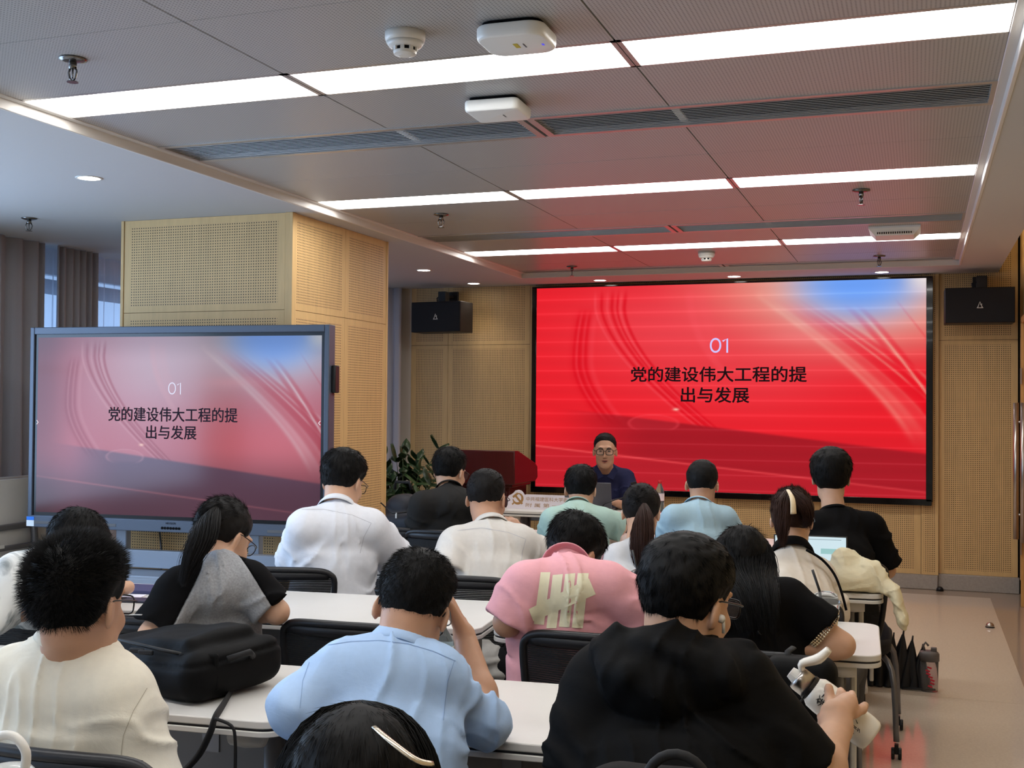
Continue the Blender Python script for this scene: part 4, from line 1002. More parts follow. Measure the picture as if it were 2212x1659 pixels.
# notebook, sheet and phone before the spiky-haired man
q = atz(300, 1276, .75); b = MB().box((q.x, q.y, .757), (.21, .15, .013), Matrix.Rotation(.15, 3, 'Z')).build('notebook', mat('navy_cover', (54, 58, 96), .5), bev=.002); tag(b, 'navy notebook left of the ponytailed woman', 'notebook')
q = atz(268, 1292, .75); b = MB().box((q.x, q.y, .752), (.12, .14, .002), Matrix.Rotation(.3, 3, 'Z')).build('paper_sheet', M_foam); tag(b, 'white paper beside the navy notebook', 'paper')
q = atz(292, 1299, .75); t = thing('smartphone', 'phone in a dark blue case below the navy notebook', 'phone', (q.x, q.y, .751), .2); MB().box((0, 0, .004), (.15, .072, .008)).build('case', mat('phone_case', (44, 46, 70), .4), t, bev=.003); MB().box((-.055, -.0, .009), (.03, .03, .002)).build('camera_bump', M_black, t)
q = atz(845, 1222, .75); b = MB().box((q.x, q.y, .753), (.20, .28, .004), Matrix.Rotation(.1, 3, 'Z')).build('paper_stack', M_foam); tag(b, 'sheets of paper under the white shirt man\'s forearm', 'paper')
# open laptop of the woman in the off-white jacket
M_scr = mat('document_screen', (0, 0, 0), .3, emit=(206, 228, 236), estr=1.0); M_scrt = mat('document_ink', (0, 0, 0), .5, emit=(120, 140, 150), estr=1.0); M_scrb = mat('document_block', (0, 0, 0), .5, emit=(150, 196, 196), estr=1.0)
t = thing('laptop', 'open laptop showing a pale document before the off-white jacket', 'laptop', (-.425, 4.95, .7505), .06)
MB().box((0, -.09, .007), (.30, .21, .014)).build('base', M_lap, t, bev=.003); MB().box((0, -.10, .0145), (.25, .09, .001)).build('keyboard', M_black, t)
R_ = Matrix.Rotation(-.16, 3, 'X'); up_ = R_ @ Vector((0, 0, 1)); o_ = Vector((0, .02, .012)); nr_ = R_ @ Vector((0, -1, 0))
MB().box(o_+up_*.088, (.30, .007, .176), R_).build('lid', M_black, t, bev=.003)
s_ = MB().box(o_+up_*.090+nr_*.004, (.288, .001, .162), R_).build('screen', M_scr, t)
b = MB(); rr = random.Random(2)
for k in range(7): b.box(o_+up_*(.072-.009*k)+nr_*.005+Vector((.06+.01*(k % 2), 0, 0)), (.10+.02*rr.random(), .0006, .0025), R_)
b.box(o_+up_*.160+nr_*.005, (.25, .0006, .002), R_); b.build('screen_text', M_scrt, s_)
MB().box(o_+up_*.112+nr_*.005+Vector((.085, 0, 0)), (.085, .0006, .022), R_).build('screen_block', M_scrb, s_)
# small white box on the near table by the hooded man
b = MB().box((-.30, 2.72, .772), (.09, .07, .043), Matrix.Rotation(.4, 3, 'Z')).build('tissue_box', M_white, bev=.004); tag(b, 'small white box on the table behind the hooded man\'s arm', 'box')
# tumbler with loop lid at the bottom left
t = thing('tumbler', 'clear tumbler with a white loop handle in the bottom left corner', 'tumbler', (-1.19, 1.285, .7505))
MB().lathe([(.036, 0), (.038, .005), (.045, .165), (.047, .17)], n=28).build('tumbler_body', M_clear, t, smooth=True, fix=True)
MB().lathe([(.049, .165), (.049, .178), (.044, .20), (.030, .215), (.012, .22)], n=28).build('dome_lid', M_clear, t, smooth=True, fix=True)
MB().tube([(-.028, 0, .212), (-.030, 0, .24), (-.012, 0, .258), (.012, 0, .258), (.030, 0, .24), (.028, 0, .212)], .0065, 10, sub=5).build('loop_handle', M_white, t, smooth=True)
# the flip-lid bottle in the hooded man's hand
A = atd(1752, 1487, 2.40); B = atd(1884, 1592, 2.36); ax = (B-A).normalized(); t = thing('thermos_bottle', 'white flip-lid bottle with plum blossom print held by the hooded man', 'bottle', A)
Rq = ax.to_track_quat('Z', 'Y').to_matrix(); M_enam = mat('white_enamel', (226, 224, 216), .18); Lb = (B-A).length
MB().lathe([(.026, 0), (.034, .012), (.0355, .03), (.0355, Lb-.02), (.034, Lb-.006), (.030, Lb)], (0, 0, 0), 32, Rq).build('bottle_body', M_enam, t, smooth=True, fix=True)
MB().lathe([(.0275, -.006), (.0275, .003)], (0, 0, 0), 28, Rq).build('neck_ring', M_black, t, fix=True)
MB().lathe([(.0235, -.036), (.0255, -.030), (.0255, -.006)], (0, 0, 0), 28, Rq).build('steel_collar', M_chrome, t, smooth=True, fix=True)
MB().lathe([(.012, -.052), (.016, -.036)], (0, 0, 0), 18, Rq).build('spout', M_white, t, fix=True)
hg = -ax*.034; u_ = (UP-ax*UP.dot(ax)).normalized()
MB().tube([hg+u_*.018, hg+u_*.030+(-ax)*.010, hg+u_*.052+RIGHT*.012, hg+u_*.078+RIGHT*.018], [.010, .016, .020, .014], 12, flat=.55, sub=4).build('flip_lid', M_enam, t, smooth=True)
M_ink3 = mat('ink_print', (40, 40, 44), .5); side = -(FWD-ax*FWD.dot(ax)).normalized(); oth = ax.cross(side); rr = random.Random(8); b = MB()
for k in range(34):
    a0 = rr.gauss(0, .32)-.1; z_ = .020+abs(rr.gauss(0, .012)); l_ = rr.uniform(.004, .010); d0 = rr.uniform(0, 6.3); pp = []
    for s in (0, 1): an = a0+math.cos(d0)*l_*s/.036; zz = z_+math.sin(d0)*l_*s; pp.append(ax*zz+(side*math.cos(an)+oth*math.sin(an))*.0358)
    b.tube(pp, [.0012, .0005], 5)
for k in range(12):
    a0 = rr.gauss(.2, .2); z_ = Lb-.04+rr.gauss(0, .008); d0 = rr.uniform(0, 6.3); pp = [ax*(z_+math.sin(d0)*.009*s)+(side*math.cos(a0+math.cos(d0)*.2*s)+oth*math.sin(a0+math.cos(d0)*.2*s))*.0358 for s in (0, 1)]; b.tube(pp, [.001, .0005], 5)
b.build('blossom_print', M_ink3, t)['kind'] = 'stuff'
sp = [A+ax*.0, atd(1725, 1520, 2.38), atd(1760, 1570, 2.34), atd(1784, 1586, 2.32)]
MB().tube([q-A for q in sp], .0022, 6).build('wrist_cord', M_black, t, smooth=True)

# ================================================================ BAGS AND CLOTH
M_nyl = mat('black_nylon_bag', (7, 7, 8), .7, bump=.35, bscale=700, bdist=.001, spec=.15); M_zip = mat('zip_tape', (9, 9, 10), .5); M_strap = mat('black_webbing', (16, 16, 18), .75)
def Rz(a): return np.array(Matrix.Rotation(a, 3, 'Z'), F)
bc = Vector((-1.79, 2.53, .835)); BR = Matrix.Rotation(-.28, 3, 'Z') @ Matrix.Rotation(.05, 3, 'X')
def bp(p):
    q = (p-V3(bc))@np.array(BR, F)
    w_ = np.clip((q[:, 0]+.24)/.48, 0, 1); q = q.copy(); q[:, 2] = (q[:, 2]+.075)/(.62+.45*w_)-.075
    d = rbx(q, (0, 0, -.02), (.235, .155, .062), .05)
    d = smin(d, rbx(q, (-.02, -.0, .045), (.19, .118, .030), .03), .018)
    x = q[:, 0]; d = d+.004*noise3(q*16)+.003*np.sin(q[:, 0]*34+q[:, 1]*22)*np.clip(q[:, 2]*20, 0, 1)+.010*np.clip(x-.05, 0, 1)
    g = np.abs(q[:, 2]-.012+.05*np.abs(q[:, 1])*0); d = d+.006*np.exp(-(g/.005)**2)
    g2 = np.abs(np.abs(q[:, 1])-.112)+np.clip(.05-q[:, 2], 0, 1)*4; d = d+.004*np.exp(-(g2/.006)**2)
    return smax(d, (.7525-p[:, 2]), .006)
t = thing('backpack', 'black backpack lying flat on the white table', 'bag', (bc.x, bc.y, .75)); org = V3((bc.x, bc.y, .75)); o3 = Vector(org)
soft('bag_body', bp, (bc.x-.33, bc.y-.33, .74), (bc.x+.33, bc.y+.33, 1.0), .006, M_nyl, t, org)
def B_(x, y, z): return bc+BR @ Vector((x, y, z))-o3
for pts in ([B_(-.20, -.135, .046), B_(-.05, -.139, .048), B_(.10, -.136, .044), B_(.19, -.10, .03)],): MB().tube(pts, .0045, 8).build('zip', M_zip, t, smooth=True)
for x in (.02, .055): MB().box(B_(x, -.150, .035), (.042, .008, .012), BR @ Matrix.Rotation(.3, 3, 'Z')).build('zip_pull', M_strap, t, bev=.003)
MB().box(B_(.19, -.10, -.005), (.10, .014, .09), BR @ Matrix.Rotation(.5, 3, 'Z')).build('side_pocket_flap', M_nyl, t, bev=.008)
MB().box(B_(-.16, -.02, .078), (.036, .006, .002), BR @ Matrix.Rotation(.5, 3, 'Z')).build('label_mark', mat('grey_logo', (170, 170, 170), .5), t)
MB().tube([B_(.235, .03, .01), B_(.26, .0, .03), B_(.235, -.05, .02)], .008, 8).build('grab_handle', M_strap, t, smooth=True)
s1 = [atz(500, 1492, .758)-o3, atz(484, 1520, .758)-o3, atz(468, 1545, .757)-o3, atd(462, 1556, 2.62)-o3, atd(455, 1580, 2.62)-o3, atd(430, 1630, 2.62)-o3, atd(392, 1672, 2.60)-o3]
MB().tube(s1, [.010, .012, .014, .014, .018, .020, .018], 10, flat=.35, up=(1, 0, 0), sub=4).build('shoulder_strap', M_strap, t, smooth=True)
MB().tube([atd(464, 1552, 2.61)-o3, atd(500, 1568, 2.60)-o3, atd(508, 1600, 2.60)-o3, atd(508, 1670, 2.60)-o3], .004, 6, sub=4).build('loose_webbing', M_strap, t, smooth=True)
# backpack hung on the hooded man's chair
hc_ = Vector((-.278, 1.44, .848))
def bp2(p):
    q = p-V3(hc_); d = rbx(q, (0, 0, -.05), (.155, .085, .22), .08); d = smin(d, rbx(q, (0, -.075, -.10), (.12, .04, .13), .04), .02)
    g = np.abs(q[:, 1]+.02)+np.clip(.0-q[:, 2], 0, 1)*0; return d+.004*np.exp(-(g/.006)**2)+.003*noise3(q*18)
t = thing('backpack', 'black backpack hanging behind the hooded man at the bottom edge', 'bag', hc_); soft('bag_body', bp2, hc_-Vector((.2, .16, .3)), hc_+Vector((.2, .13, .22)), .008, M_nyl, t, V3(hc_))
MB().tube([(.042*math.cos(a_), -.03, .150+.050*math.sin(a_)) for a_ in np.linspace(PI, 0, 13)], .0065, 10).build('grab_handle', M_strap, t, smooth=True)
for x in (.012, .034): MB().box((x, -.06, .150), (.009, .006, .034), Matrix.Rotation(.5 if x < .02 else -.4, 3, 'Y')).build('zip_pull', M_chrome, t, bev=.002)
for s in (-1, 1): MB().tube([(s*.08, .07, .10), (s*.085, .16, .065), (s*.09, .20, .03)], .012, 8, flat=.4).build('shoulder_strap', M_strap, t, smooth=True)
# dark bags beside the charcoal tee man
b3 = aty(872, 1124, 5.75)
def bp3(p):
    q = p-V3(b3); d = rbx(q, (0, 0, -.02), (.095, .10, .165), .085); d = smin(d, rbx(q, (.03, -.09, -.05), (.10, .05, .10), .045), .02); return d+.006*noise3(q*14)
t = thing('backpack', 'dark navy backpack standing left of the charcoal tee man', 'bag', b3); soft('bag_body', bp3, b3-Vector((.2, .2, .27)), b3+Vector((.2, .15, .24)), .010, mat('navy_black_nylon', (20, 22, 32), .6, bump=.3, bscale=500), t, V3(b3))
MB().tube([(-.05, -.01, .17), (-.04, -.02, .21), (.04, -.02, .21), (.05, -.01, .17)], .009, 8).build('grab_handle', M_strap, t, smooth=True)
MB().tube([(-.09, -.10, .10), (0, -.145, .05), (.09, -.12, .06)], .004, 6).build('zip', M_zip, t, smooth=True)
MB().box((.02, -.14, .04), (.008, .005, .03)).build('zip_pull', M_white, t)
st = make_chair('black chair carrying the navy backpack at the pillar', (b3.x, b3.y+.08, 0), 0) if False else dup(c0, 'black chair carrying the navy backpack at the pillar', (b3.x, b3.y, 0), 0)
# cream hoodie heaped on the table end
M_hood = cloth('cream_fleece', (226, 218, 188), bscale=9, bump=.15)
hq = atz(1853, 1283, .75)
def hd_(p):
    q = (p-V3((hq.x, hq.y, .75)))/F(.80); n = noise3(q*12); n2 = noise3(q*26)
    d = ell(q, (-.02, .10, .05), (.15, .13, .09)); d = smin(d, ell(q, (-.07, .12, .13), (.075, .08, .075)), .05); d = smin(d, ell(q, (.06, .10, .09), (.07, .09, .06)), .04)
    d = smin(d, capE(q, (.09, .06, .03), (.15, .03, .01), .055, .05, (0, 1, 0), .8), .03)
    d = smax(d, .002-q[:, 2], .008)
    s_ = capE(q, (.13, .04, .035), (.178, .02, -.005), .04, .042, (1, 0, .4), .5); s_ = smin(s_, capE(q, (.178, .02, -.005), (.205, .02, -.105), .046, .052, (1, 0, 0), .5), .03)
    d = smin(d, s_, .03)
    A_ = np.stack([(q[:, 0]+q[:, 2]*.8)*22+n*1.2, (q[:, 0]-q[:, 2])*6, q[:, 1]*7], 1).astype(F); r1 = 1-np.abs(noise3(A_)); B_2 = np.stack([(q[:, 0]*.4-q[:, 2])*26+n, (q[:, 0])*7+3, q[:, 1]*8], 1).astype(F); r2 = 1-np.abs(noise3(B_2+5))
    return (d+.006*n-.012*np.clip((r1-.4)/.6, 0, 1)**1.5-.006*np.clip((r2-.5)/.5, 0, 1)**1.5+.006)*F(.8)
t_ = soft('hoodie', hd_, (hq.x-.25, hq.y-.12, .55), (hq.x+.3, hq.y+.33, 1.02), .005, M_hood, None); tag(t_, 'cream hoodie heaped on the table end, one sleeve hanging into the aisle', 'hoodie')
# black bag on the chair back of the beaded-cuff woman
bb = aty(1728, 1556, 2.80)
def bp4(p): q = p-V3(bb); return rbx(q, (0, 0, -.02), (.085, .055, .17), .04)+.008*noise3(q*12)
t = thing('shoulder_bag', 'black cloth bag hanging on the chair behind the beaded cuff woman', 'bag', bb); soft('bag_body', bp4, bb-Vector((.15, .12, .25)), bb+Vector((.15, .12, .2)), .008, M_nyl, t, V3(bb))
MB().tube([(-.03, .0, .13), (-.03, .02, .155), (-.02, .05, .16)], .008, 8, flat=.4).build('bag_strap', M_strap, t, smooth=True)
# small black tote by the low ponytail woman
tb = aty(1398, 1290, 3.86)
t = thing('tote_bag', 'black tote handle showing beside the low ponytail', 'bag', tb)
MB().box((0, 0, -.16), (.22, .09, .26)).build('bag_body', M_nyl, t, bev=.02); MB().tube([(-.05, 0, -.04), (-.05, 0, .06), (-.02, 0, .115), (.02, 0, .115), (.05, 0, .06), (.05, 0, -.04)], .007, 8).build('handle', M_strap, t, smooth=True)

# ================================================================ FLOOR THINGS BY THE AISLE
M_umb = mat('umbrella_cloth', (16, 16, 20), .55)
t = thing('umbrella', 'folded black umbrella propped up on the floor', 'umbrella', (-.10, 6.46, 0))
for k, (x0, h_, w_) in enumerate(((-.15, .24, .06), (-.10, .27, .065), (-.045, .25, .06), (.005, .27, .065), (.05, .24, .06), (.10, .20, .055))):
    b = MB(); n = 20; P = []
    for i in range(6):
        s = i/5; row = []
        for j in range(n+1):
            an = 2*PI*j/n; r_ = (w_*(1-s)**.9+.006)*(1+.28*math.cos(5*an+k)); row.append((x0+r_*math.cos(an)*.9+.02*s, r_*math.sin(an)*.8, .008+h_*s))
        P.append(row)
    b.grid(P).build('canopy_fold', M_umb, t, smooth=True)
    MB().tube([(x0+.02, 0, h_), (x0+.024, 0, h_+.035)], [.006, .004], 8).build('rib_tip', M_black, t, smooth=True)
MB().tube([(.02, -.06, .01), (.10, -.07, .015), (.18, -.04, .012)], .010, 8, flat=.5).build('closing_strap', M_umb, t, smooth=True)
M_tint = mat('smoky_plastic', (200, 196, 196), .08, trans=.85, ior=1.15); M_glid = mat('grey_lid', (96, 92, 92), .45); M_redp = mat('red_print', (190, 40, 60), .5)
t = thing('shaker_bottle', 'clear shaker bottle with a grey lid and red lettering on the floor', 'bottle', (.055, 6.42, 0))
MB().lathe([(.040, 0), (.043, .006), (.046, .165)], n=28).build('bottle_body', M_tint, t, smooth=True, fix=True)
MB().lathe([(.050, .16), (.050, .195), (.044, .205), (.030, .21)], n=28).build('lid', M_glid, t, smooth=True, fix=True)
MB().tube([(-.022, 0, .205), (-.030, 0, .235), (-.018, 0, .252), (-.004, 0, .235)], .006, 8).build('carry_loop', M_glid, t, smooth=True)
MB().box((.022, 0, .218), (.03, .03, .022)).build('spout_cap', M_glid, t, bev=.004)
b = MB()
for k in range(7): b.box((.004+.012*math.sin(k), -.0465, .035+k*.016), (.022, .001, .009), Matrix.Rotation(.3, 3, 'Y'))
b.build('red_lettering', M_redp, t)
for p, lb in (((.456, 8.42), 'small steel dome door stop out on the floor'), ((.165, 9.955), 'dark door stop against the front skirting')):
    t = thing('door_stop', lb, 'door stop', (p[0], p[1], .0022), 0, 'dome door stops'); MB().lathe([(.030, 0), (.030, .004)], n=24).build('base_ring', M_black, t, fix=True)
    MB().lathe([(.028, .004), (.026, .018), (.017, .030), (.004, .034)], n=24).build('dome', M_chrome if p[0] > .3 else M_black, t, smooth=True, fix=True)
# ================================================================ PEOPLE
def skin_mat(name, col):
    m = mat(name, col, .5, noise=.05, nscale=30, bump=.08, bscale=260, bdist=.001, spec=.35)
    b = N(m); b.inputs['Subsurface Weight'].default_value = .12; b.inputs['Subsurface Radius'].default_value = (.012, .005, .003)
    return m
M_sk = [skin_mat('skin_light', (200, 160, 134)), skin_mat('skin_mid', (184, 142, 116)), skin_mat('skin_tan', (168, 120, 92))]
def hair_mat(name, col, rough=.62): return mat(name, col, rough, noise=.25, nscale=120, spec=.22)
M_hair = hair_mat('black_hair', (10, 9, 9)); M_hairb = hair_mat('dark_brown_hair', (50, 31, 25)); M_hairs = hair_mat('soft_black_hair', (18, 16, 16))
M_pants = [cloth('black_trousers', (28, 28, 32)), cloth('navy_trousers', (36, 40, 56)), cloth('grey_trousers', (70, 70, 74))]
M_shoe = mat('dark_shoe', (30, 28, 28), .5)

def rot(yaw, pitch, roll=0):
    """head axes: x right, y forward, z up. yaw CCW from +Y, pitch>0 looks down, roll>0 tips to the right"""
    return np.array(Matrix.Rotation(math.radians(yaw), 3, 'Z') @ Matrix.Rotation(math.radians(-pitch), 3, 'X') @ Matrix.Rotation(math.radians(roll), 3, 'Y'), F)

def head_sdf(p, H, R, s, face=1.0):
    q = ((p-V3(H))@R)/s; x = np.abs(q[:, 0]); qa = np.stack([x, q[:, 1], q[:, 2]], 1)
    d = ell(q, (0, -.018, .030), (.077, .097, .090))
    d = smin(d, ell(q, (0, .028, -.035), (.062, .066, .080)), .04)
    d = smin(d, ell(qa, (.022, .030, -.080), (.036, .046, .036)), .03)
    d = smin(d, ell(q, (0, .070, -.104), (.026, .022, .020)), .03)
    if face:
        d = smin(d, ell(qa, (.034, .070, -.032), (.026, .022, .022)), .02)            # cheek
        d = smin(d, ell(qa, (.024, .082, .030), (.026, .012, .010)), .015)            # brow
        d = smax(d, -ell(qa, (.031, .111, .008), (.016, .018, .010)), .012)           # eye socket
        d = smin(d, ell(qa, (.031, .0765, .008), (.0135, .0125, .0125)), .004)        # eyeball
        d = smin(d, cap(q, (0, .090, .012), (0, .110, -.030), .006, .0105), .012)
        d = smin(d, ell(qa, (.010, .098, -.034), (.008, .010, .007)), .006)
        d = smin(d, ell(q, (0, .087, -.066), (.022, .012, .009)), .008)               # lips
        d = smax(d, -ell(q, (0, .100, -.0655), (.020, .010, .0022)), .003)
    ear = ell(q*np.array([1, 1, 1], F)*np.array([1, 1, 1], F) if False else qa, (.081, -.010, -.012), (.0075, .019, .032), np.array(Matrix.Rotation(.35, 3, 'Z') @ Matrix.Rotation(-.18, 3, 'X'), F))
    ear = smax(ear, -ell(qa, (.0915, -.002, -.010), (.006, .010, .018)), .004)
    d = smin(d, ear, .006)
    return d*s

def zcut(y, back=-.078, front=.072, temple=(.012, .035)):
    return np.interp(y, [-.13, -.05, -.03, -.012, .012, .022, .030, .05, .075, .09, .12], [back, back+.006, -.045, .014, .022, .012, temple[0], temple[1], front-.012, front+.01, front+.03]).astype(F)
def hair_sdf(p, H, R, s, top, side, back=-.078, front=.072, temple=(.012, .035), rough=.002, fade=0.0, seed=0, crown=(0, -.06, .11), lump=.0015):
    q = ((p-V3(H))@R)/s; z = q[:, 2]; y = q[:, 1]
    w = np.clip((z-.0)/.10, 0, 1); t = side+(top-side)*w
    zc = zcut(y, back, front, temple)
    edge = np.clip((z-zc)/.03, 0, 1); t = t*(.25+.75*edge) if not fade else t*(.12+.88*np.clip((z-zc)/fade, 0, 1))
    d = ell(q, (0, -.018, .030), (.077, .097, .090))
    d = smin(d, ell(q, (0, .02, -.02), (.060, .06, .07)), .03) - t
    d = d - lump*noise3(q*38+seed) - rough*noise3(q*np.array([90, 90, 60], F)+seed*3)
    return smax(d, (zc-z)+.004*noise3(q*60+seed), .006)*s

def finger_chain(pts, r0, r1): return list(zip(pts[:-1], pts[1:], np.linspace(r0, r1, len(pts))[:-1], np.linspace(r0, r1, len(pts))[1:]))
def hand_chains(W, fwd, palm, curl=.5, side=1, s=1.0, spread=.12, thumb=.7):
    """capsules of a hand: W wrist, fwd towards fingers, palm = palm normal (direction the palm faces); side=1 right hand"""
    f = Vector(fwd).normalized(); n = Vector(palm); n = (n-f*n.dot(f)).normalized(); x = f.cross(n)*side   # x points to the little-finger... thumb on -x
    W = Vector(W); ch = []
    for k, (off, L) in enumerate(((-.030, .078), (-.010, .086), (.010, .080), (.028, .062))):
        base = W+f*(.088-.006*abs(k-1.2))*s+x*off*s; ch.append((W+x*off*.5*s+f*.01*s, base, .017*s, .0115*s))
        d = (f+x*off*spread*12*.3).normalized(); ang = 0; pt = base; r = .0098*s
        for q_, l in enumerate((.45, .32, .25)):
            ang += curl*(.75, 1.0, .7)[q_]; dd = d*math.cos(ang)+n*math.sin(ang); nx = pt+dd*(L*l*s); ch.append((pt, nx, r, r*.9)); r *= .9; pt = nx
    tb = W+f*.025*s-x*.026*s; t1 = tb+(f*.6-x*.75+n*.35).normalized()*.036*s; t2 = t1+(f*.85-x*.35+n*thumb).normalized()*.034*s; t3 = t2+(f*.9-x*.0+n*thumb).normalized()*.026*s
    ch += [(W+f*.005*s, tb, .019*s, .017*s), (tb, t1, .016*s, .0125*s), (t1, t2, .0125*s, .0105*s), (t2, t3, .0105*s, .0085*s)]
    return ch

SHIRTS = {}
def person(label, loc, H, hr, N_, shL, shR, pel, arms, skin=0, hs=1.0, bs=1.0, top=None, hair=None, hairm=None, vox=.008, hvox=.005, shirt_off=.010, sleeve=.72,
           sleeveW=1.0, wr=1.0, shirt_name='shirt', mfun=None, extra=None, extra_shirt=None, neck_r=.055, legs=True, collar=None, chest=1.0, seed=0, face=1.0, knee=None, hem=None, sq=.68, fat=0.0, fw=1, split=None, drop=0.0):
    """arms: (elbowL, wristL, chainsL), (elbowR, wristR, chainsR) in world coordinates; top: shirt material(s)"""
    t = thing('person', label, 'person', (pel[0], pel[1], 0)); org = V3((pel[0], pel[1], 0))
    R = rot(*hr); H, N_, shL, shR, pel = [Vector(q) for q in (H, N_, shL, shR, pel)]
    for q_ in (N_, shL, shR): q_.z -= drop
    xr = (shR-shL).normalized(); spine = (N_-pel); nrm = xr.cross(spine).normalized()         # points backwards(-) or forwards
    if nrm.y*fw < 0: nrm = -nrm
    ch = N_*.66+pel*.34-nrm*(.012)+nrm*.045; wa = N_*.30+pel*.70+nrm*.035
    pe = pel+nrm*.0
    def torso(p, o, w=1.0):
        d = capE(p, ch, wa, .158*bs*chest*w+fat+o, .150*bs*w+fat+o, nrm, sq)
        d = smin(d, capE(p, wa, pe, .150*bs*w+fat+o, .172*bs*w+fat+o, nrm, .74), .05)
        d = smin(d, capE(p, N_+nrm*.035-spine.normalized()*.075, ch, .072*bs+o, .158*bs*chest+fat*.8+o, nrm, sq), .05)
        m = (shL+shR)/2
        d = smin(d, cap(p, shL, m, .052*bs+o, .066*bs+o), .05); d = smin(d, cap(p, shR, m, .052*bs+o, .066*bs+o), .05)
        nk = N_-spine.normalized()*.012+nrm*.012
        d = smin(d, cap(p, nk, shL*.8+N_*.2, .038*bs+o*.6, .043*bs+o), .05); d = smin(d, cap(p, nk, shR*.8+N_*.2, .038*bs+o*.6, .043*bs+o), .05)
        return d
    jaw = Vector(R@np.array([0, -.028, -.055], F)*hs)+H
    def body(p):
        d = torso(p, -.014)
        hd = np.sqrt(((p-V3(H))**2).sum(1))-.13*hs; ix = np.nonzero(hd < .09)[0]
        if len(ix): hd[ix] = head_sdf(p[ix], H, R, hs, face)
        hd = smin(hd, cap(p, jaw, N_+nrm*.02-spine.normalized()*.02, neck_r*bs, (neck_r+.008)*bs), .03)
        d = smin(d, hd, .03)
        for sh, a in ((shL, arms[0]), (shR, arms[1])):
            if a is None: continue
            e, w = Vector(a[0]), Vector(a[1])
            d = smin(d, cap(p, sh, e, .046*bs, .040*bs), .03)
            m = e*.7+w*.3; d = smin(d, smin(cap(p, e, m, .041*bs, .043*bs), cap(p, m, w, .043*bs, .027*bs), .02), .02)
            if len(a) > 2 and a[2]:
                ix = np.nonzero(((p-V3(w))**2).sum(1) < .075)[0]
                if len(ix):
                    hd = None; pp = p[ix]
                    for c in a[2]:
                        q = cap(pp, c[0], c[1], c[2], c[3]); hd = q if hd is None else smin(hd, q, .004)
                    d[ix] = smin(d[ix], hd, .012)
        return d
    pts = [H, N_, shL, shR, pel]+[Vector(q) for a in arms if a for q in a[:2]]
    hp = [Vector(c[1]) for a in arms if a and len(a) > 2 and a[2] for c in a[2]]
    P = np.array([list(q) for q in pts+hp], F); lo = P.min(0)-.17; hi = P.max(0)+.17
    bo = soft('body', body, lo, hi, hvox, M_sk[skin], t, org)
    # ---- shirt
    rs = np.random.default_rng(seed)
    offs = rs.random(3).astype(F)*20
    arm_dirs = []
    for sh, a in ((shL, arms[0]), (shR, arms[1])):
        if a is None: arm_dirs.append(None); continue
        e, w = Vector(a[0]), Vector(a[1])
        if sleeve <= 1: cut = sh+(e-sh)*sleeve; dr_ = (e-sh).normalized(); arm_dirs.append((sh, e, None, cut, dr_))
        else: cut = e+(w-e)*(sleeve-1); dr_ = (w-e).normalized(); arm_dirs.append((sh, e, w, cut, dr_))
    def shirt(p):
        d = torso(p, shirt_off)
        for ad in arm_dirs:
            if ad is None: continue
            sh, e, w, cut, dr_ = ad
            if w is None: s_ = cap(p, sh, cut+dr_*.05, (.050*bs+shirt_off)*sleeveW, (.047*bs+shirt_off+.006)*sleeveW)
            else: s_ = smin(cap(p, sh, e, (.050*bs+shirt_off)*sleeveW, (.047*bs+shirt_off)*sleeveW), cap(p, e, cut+dr_*.05, (.047*bs+shirt_off)*sleeveW, (.036*bs+shirt_off)*sleeveW), .025)
            s_ = smax(s_, plane(p, cut, dr_), .006)
            d = smin(d, s_, .018)
        if extra_shirt is not None: d = extra_shirt(p, d)
        # folds: sharp ridges running from the armpits to the small of the back, drapes, rings on the sleeves
        q = p+offs; n1 = noise3(q*6); rel = p-V3(ch); xa = rel@V3(xr); za = p[:, 2]-ch.z; ya = rel@V3(nrm); sx = np.sqrt(xa*xa+.0016)
        fold = .004*noise3(q*np.array([9, 9, 7], F))
        A_ = np.stack([(sx*.75+za*.65)*15+1.2*n1, (sx*.65-za*.75)*4.5+offs[0], ya*5+2*np.tanh(xa*25)], 1).astype(F); r1 = 1-np.abs(noise3(A_))
        fold += -.012*np.clip((r1-.55)/.45, 0, 1)**2*np.clip(.45+n1*1.5, 0, 1)
        B2_ = np.stack([(xa*.25+za)*19+1.8*n1, xa*4+offs[1], ya*4], 1).astype(F); r2 = 1-np.abs(noise3(B2_+7)); low = np.clip((pel.z+.36-p[:, 2])/.2, 0, 1)
        fold += -.012*np.clip((r2-.58)/.42, 0, 1)**2*(low+.25*np.clip(n1*2, 0, 1))
        C_ = np.stack([xa*20+n1, za*4, ya*5], 1).astype(F); r3 = 1-np.abs(noise3(C_+13)); fold += -.007*np.clip((r3-.6)/.4, 0, 1)**2*np.clip(-n1*2+.3, 0, 1)
        for ad in arm_dirs:
            if ad is None: continue
            e_ = (ad[1]-ad[0]); tt = plane(p, ad[0], e_); dist = cap(p, ad[0], ad[1], 0, 0); k_ = np.nonzero(dist < .11)[0]
            if len(k_):
                pk = p[k_]; sd = (pk-V3(ad[0]))@V3(e_.orthogonal().normalized()); S_ = np.stack([tt[k_]*18+sd*8+1.5*n1[k_], sd*5+offs[2], (pk@V3(nrm))*6], 1).astype(F); r4 = 1-np.abs(noise3(S_))
                fold[k_] = fold[k_]*.4-.011*np.clip((r4-.58)/.42, 0, 1)**2*np.clip(tt[k_]/.05, 0, 1)
        d = d+np.clip(fold*wr, -.0115, .008)
        hz = hem if hem is not None else pel.z-.10
        d = smax(d, hz-p[:, 2], .01)
        # neck opening
        nk = (jaw-N_).normalized(); dn = cap(p, N_+nrm*.040+nk*.03, N_+nrm*.040+nk*.25, .060*bs, .060*bs); return smax(d, -dn, .008)
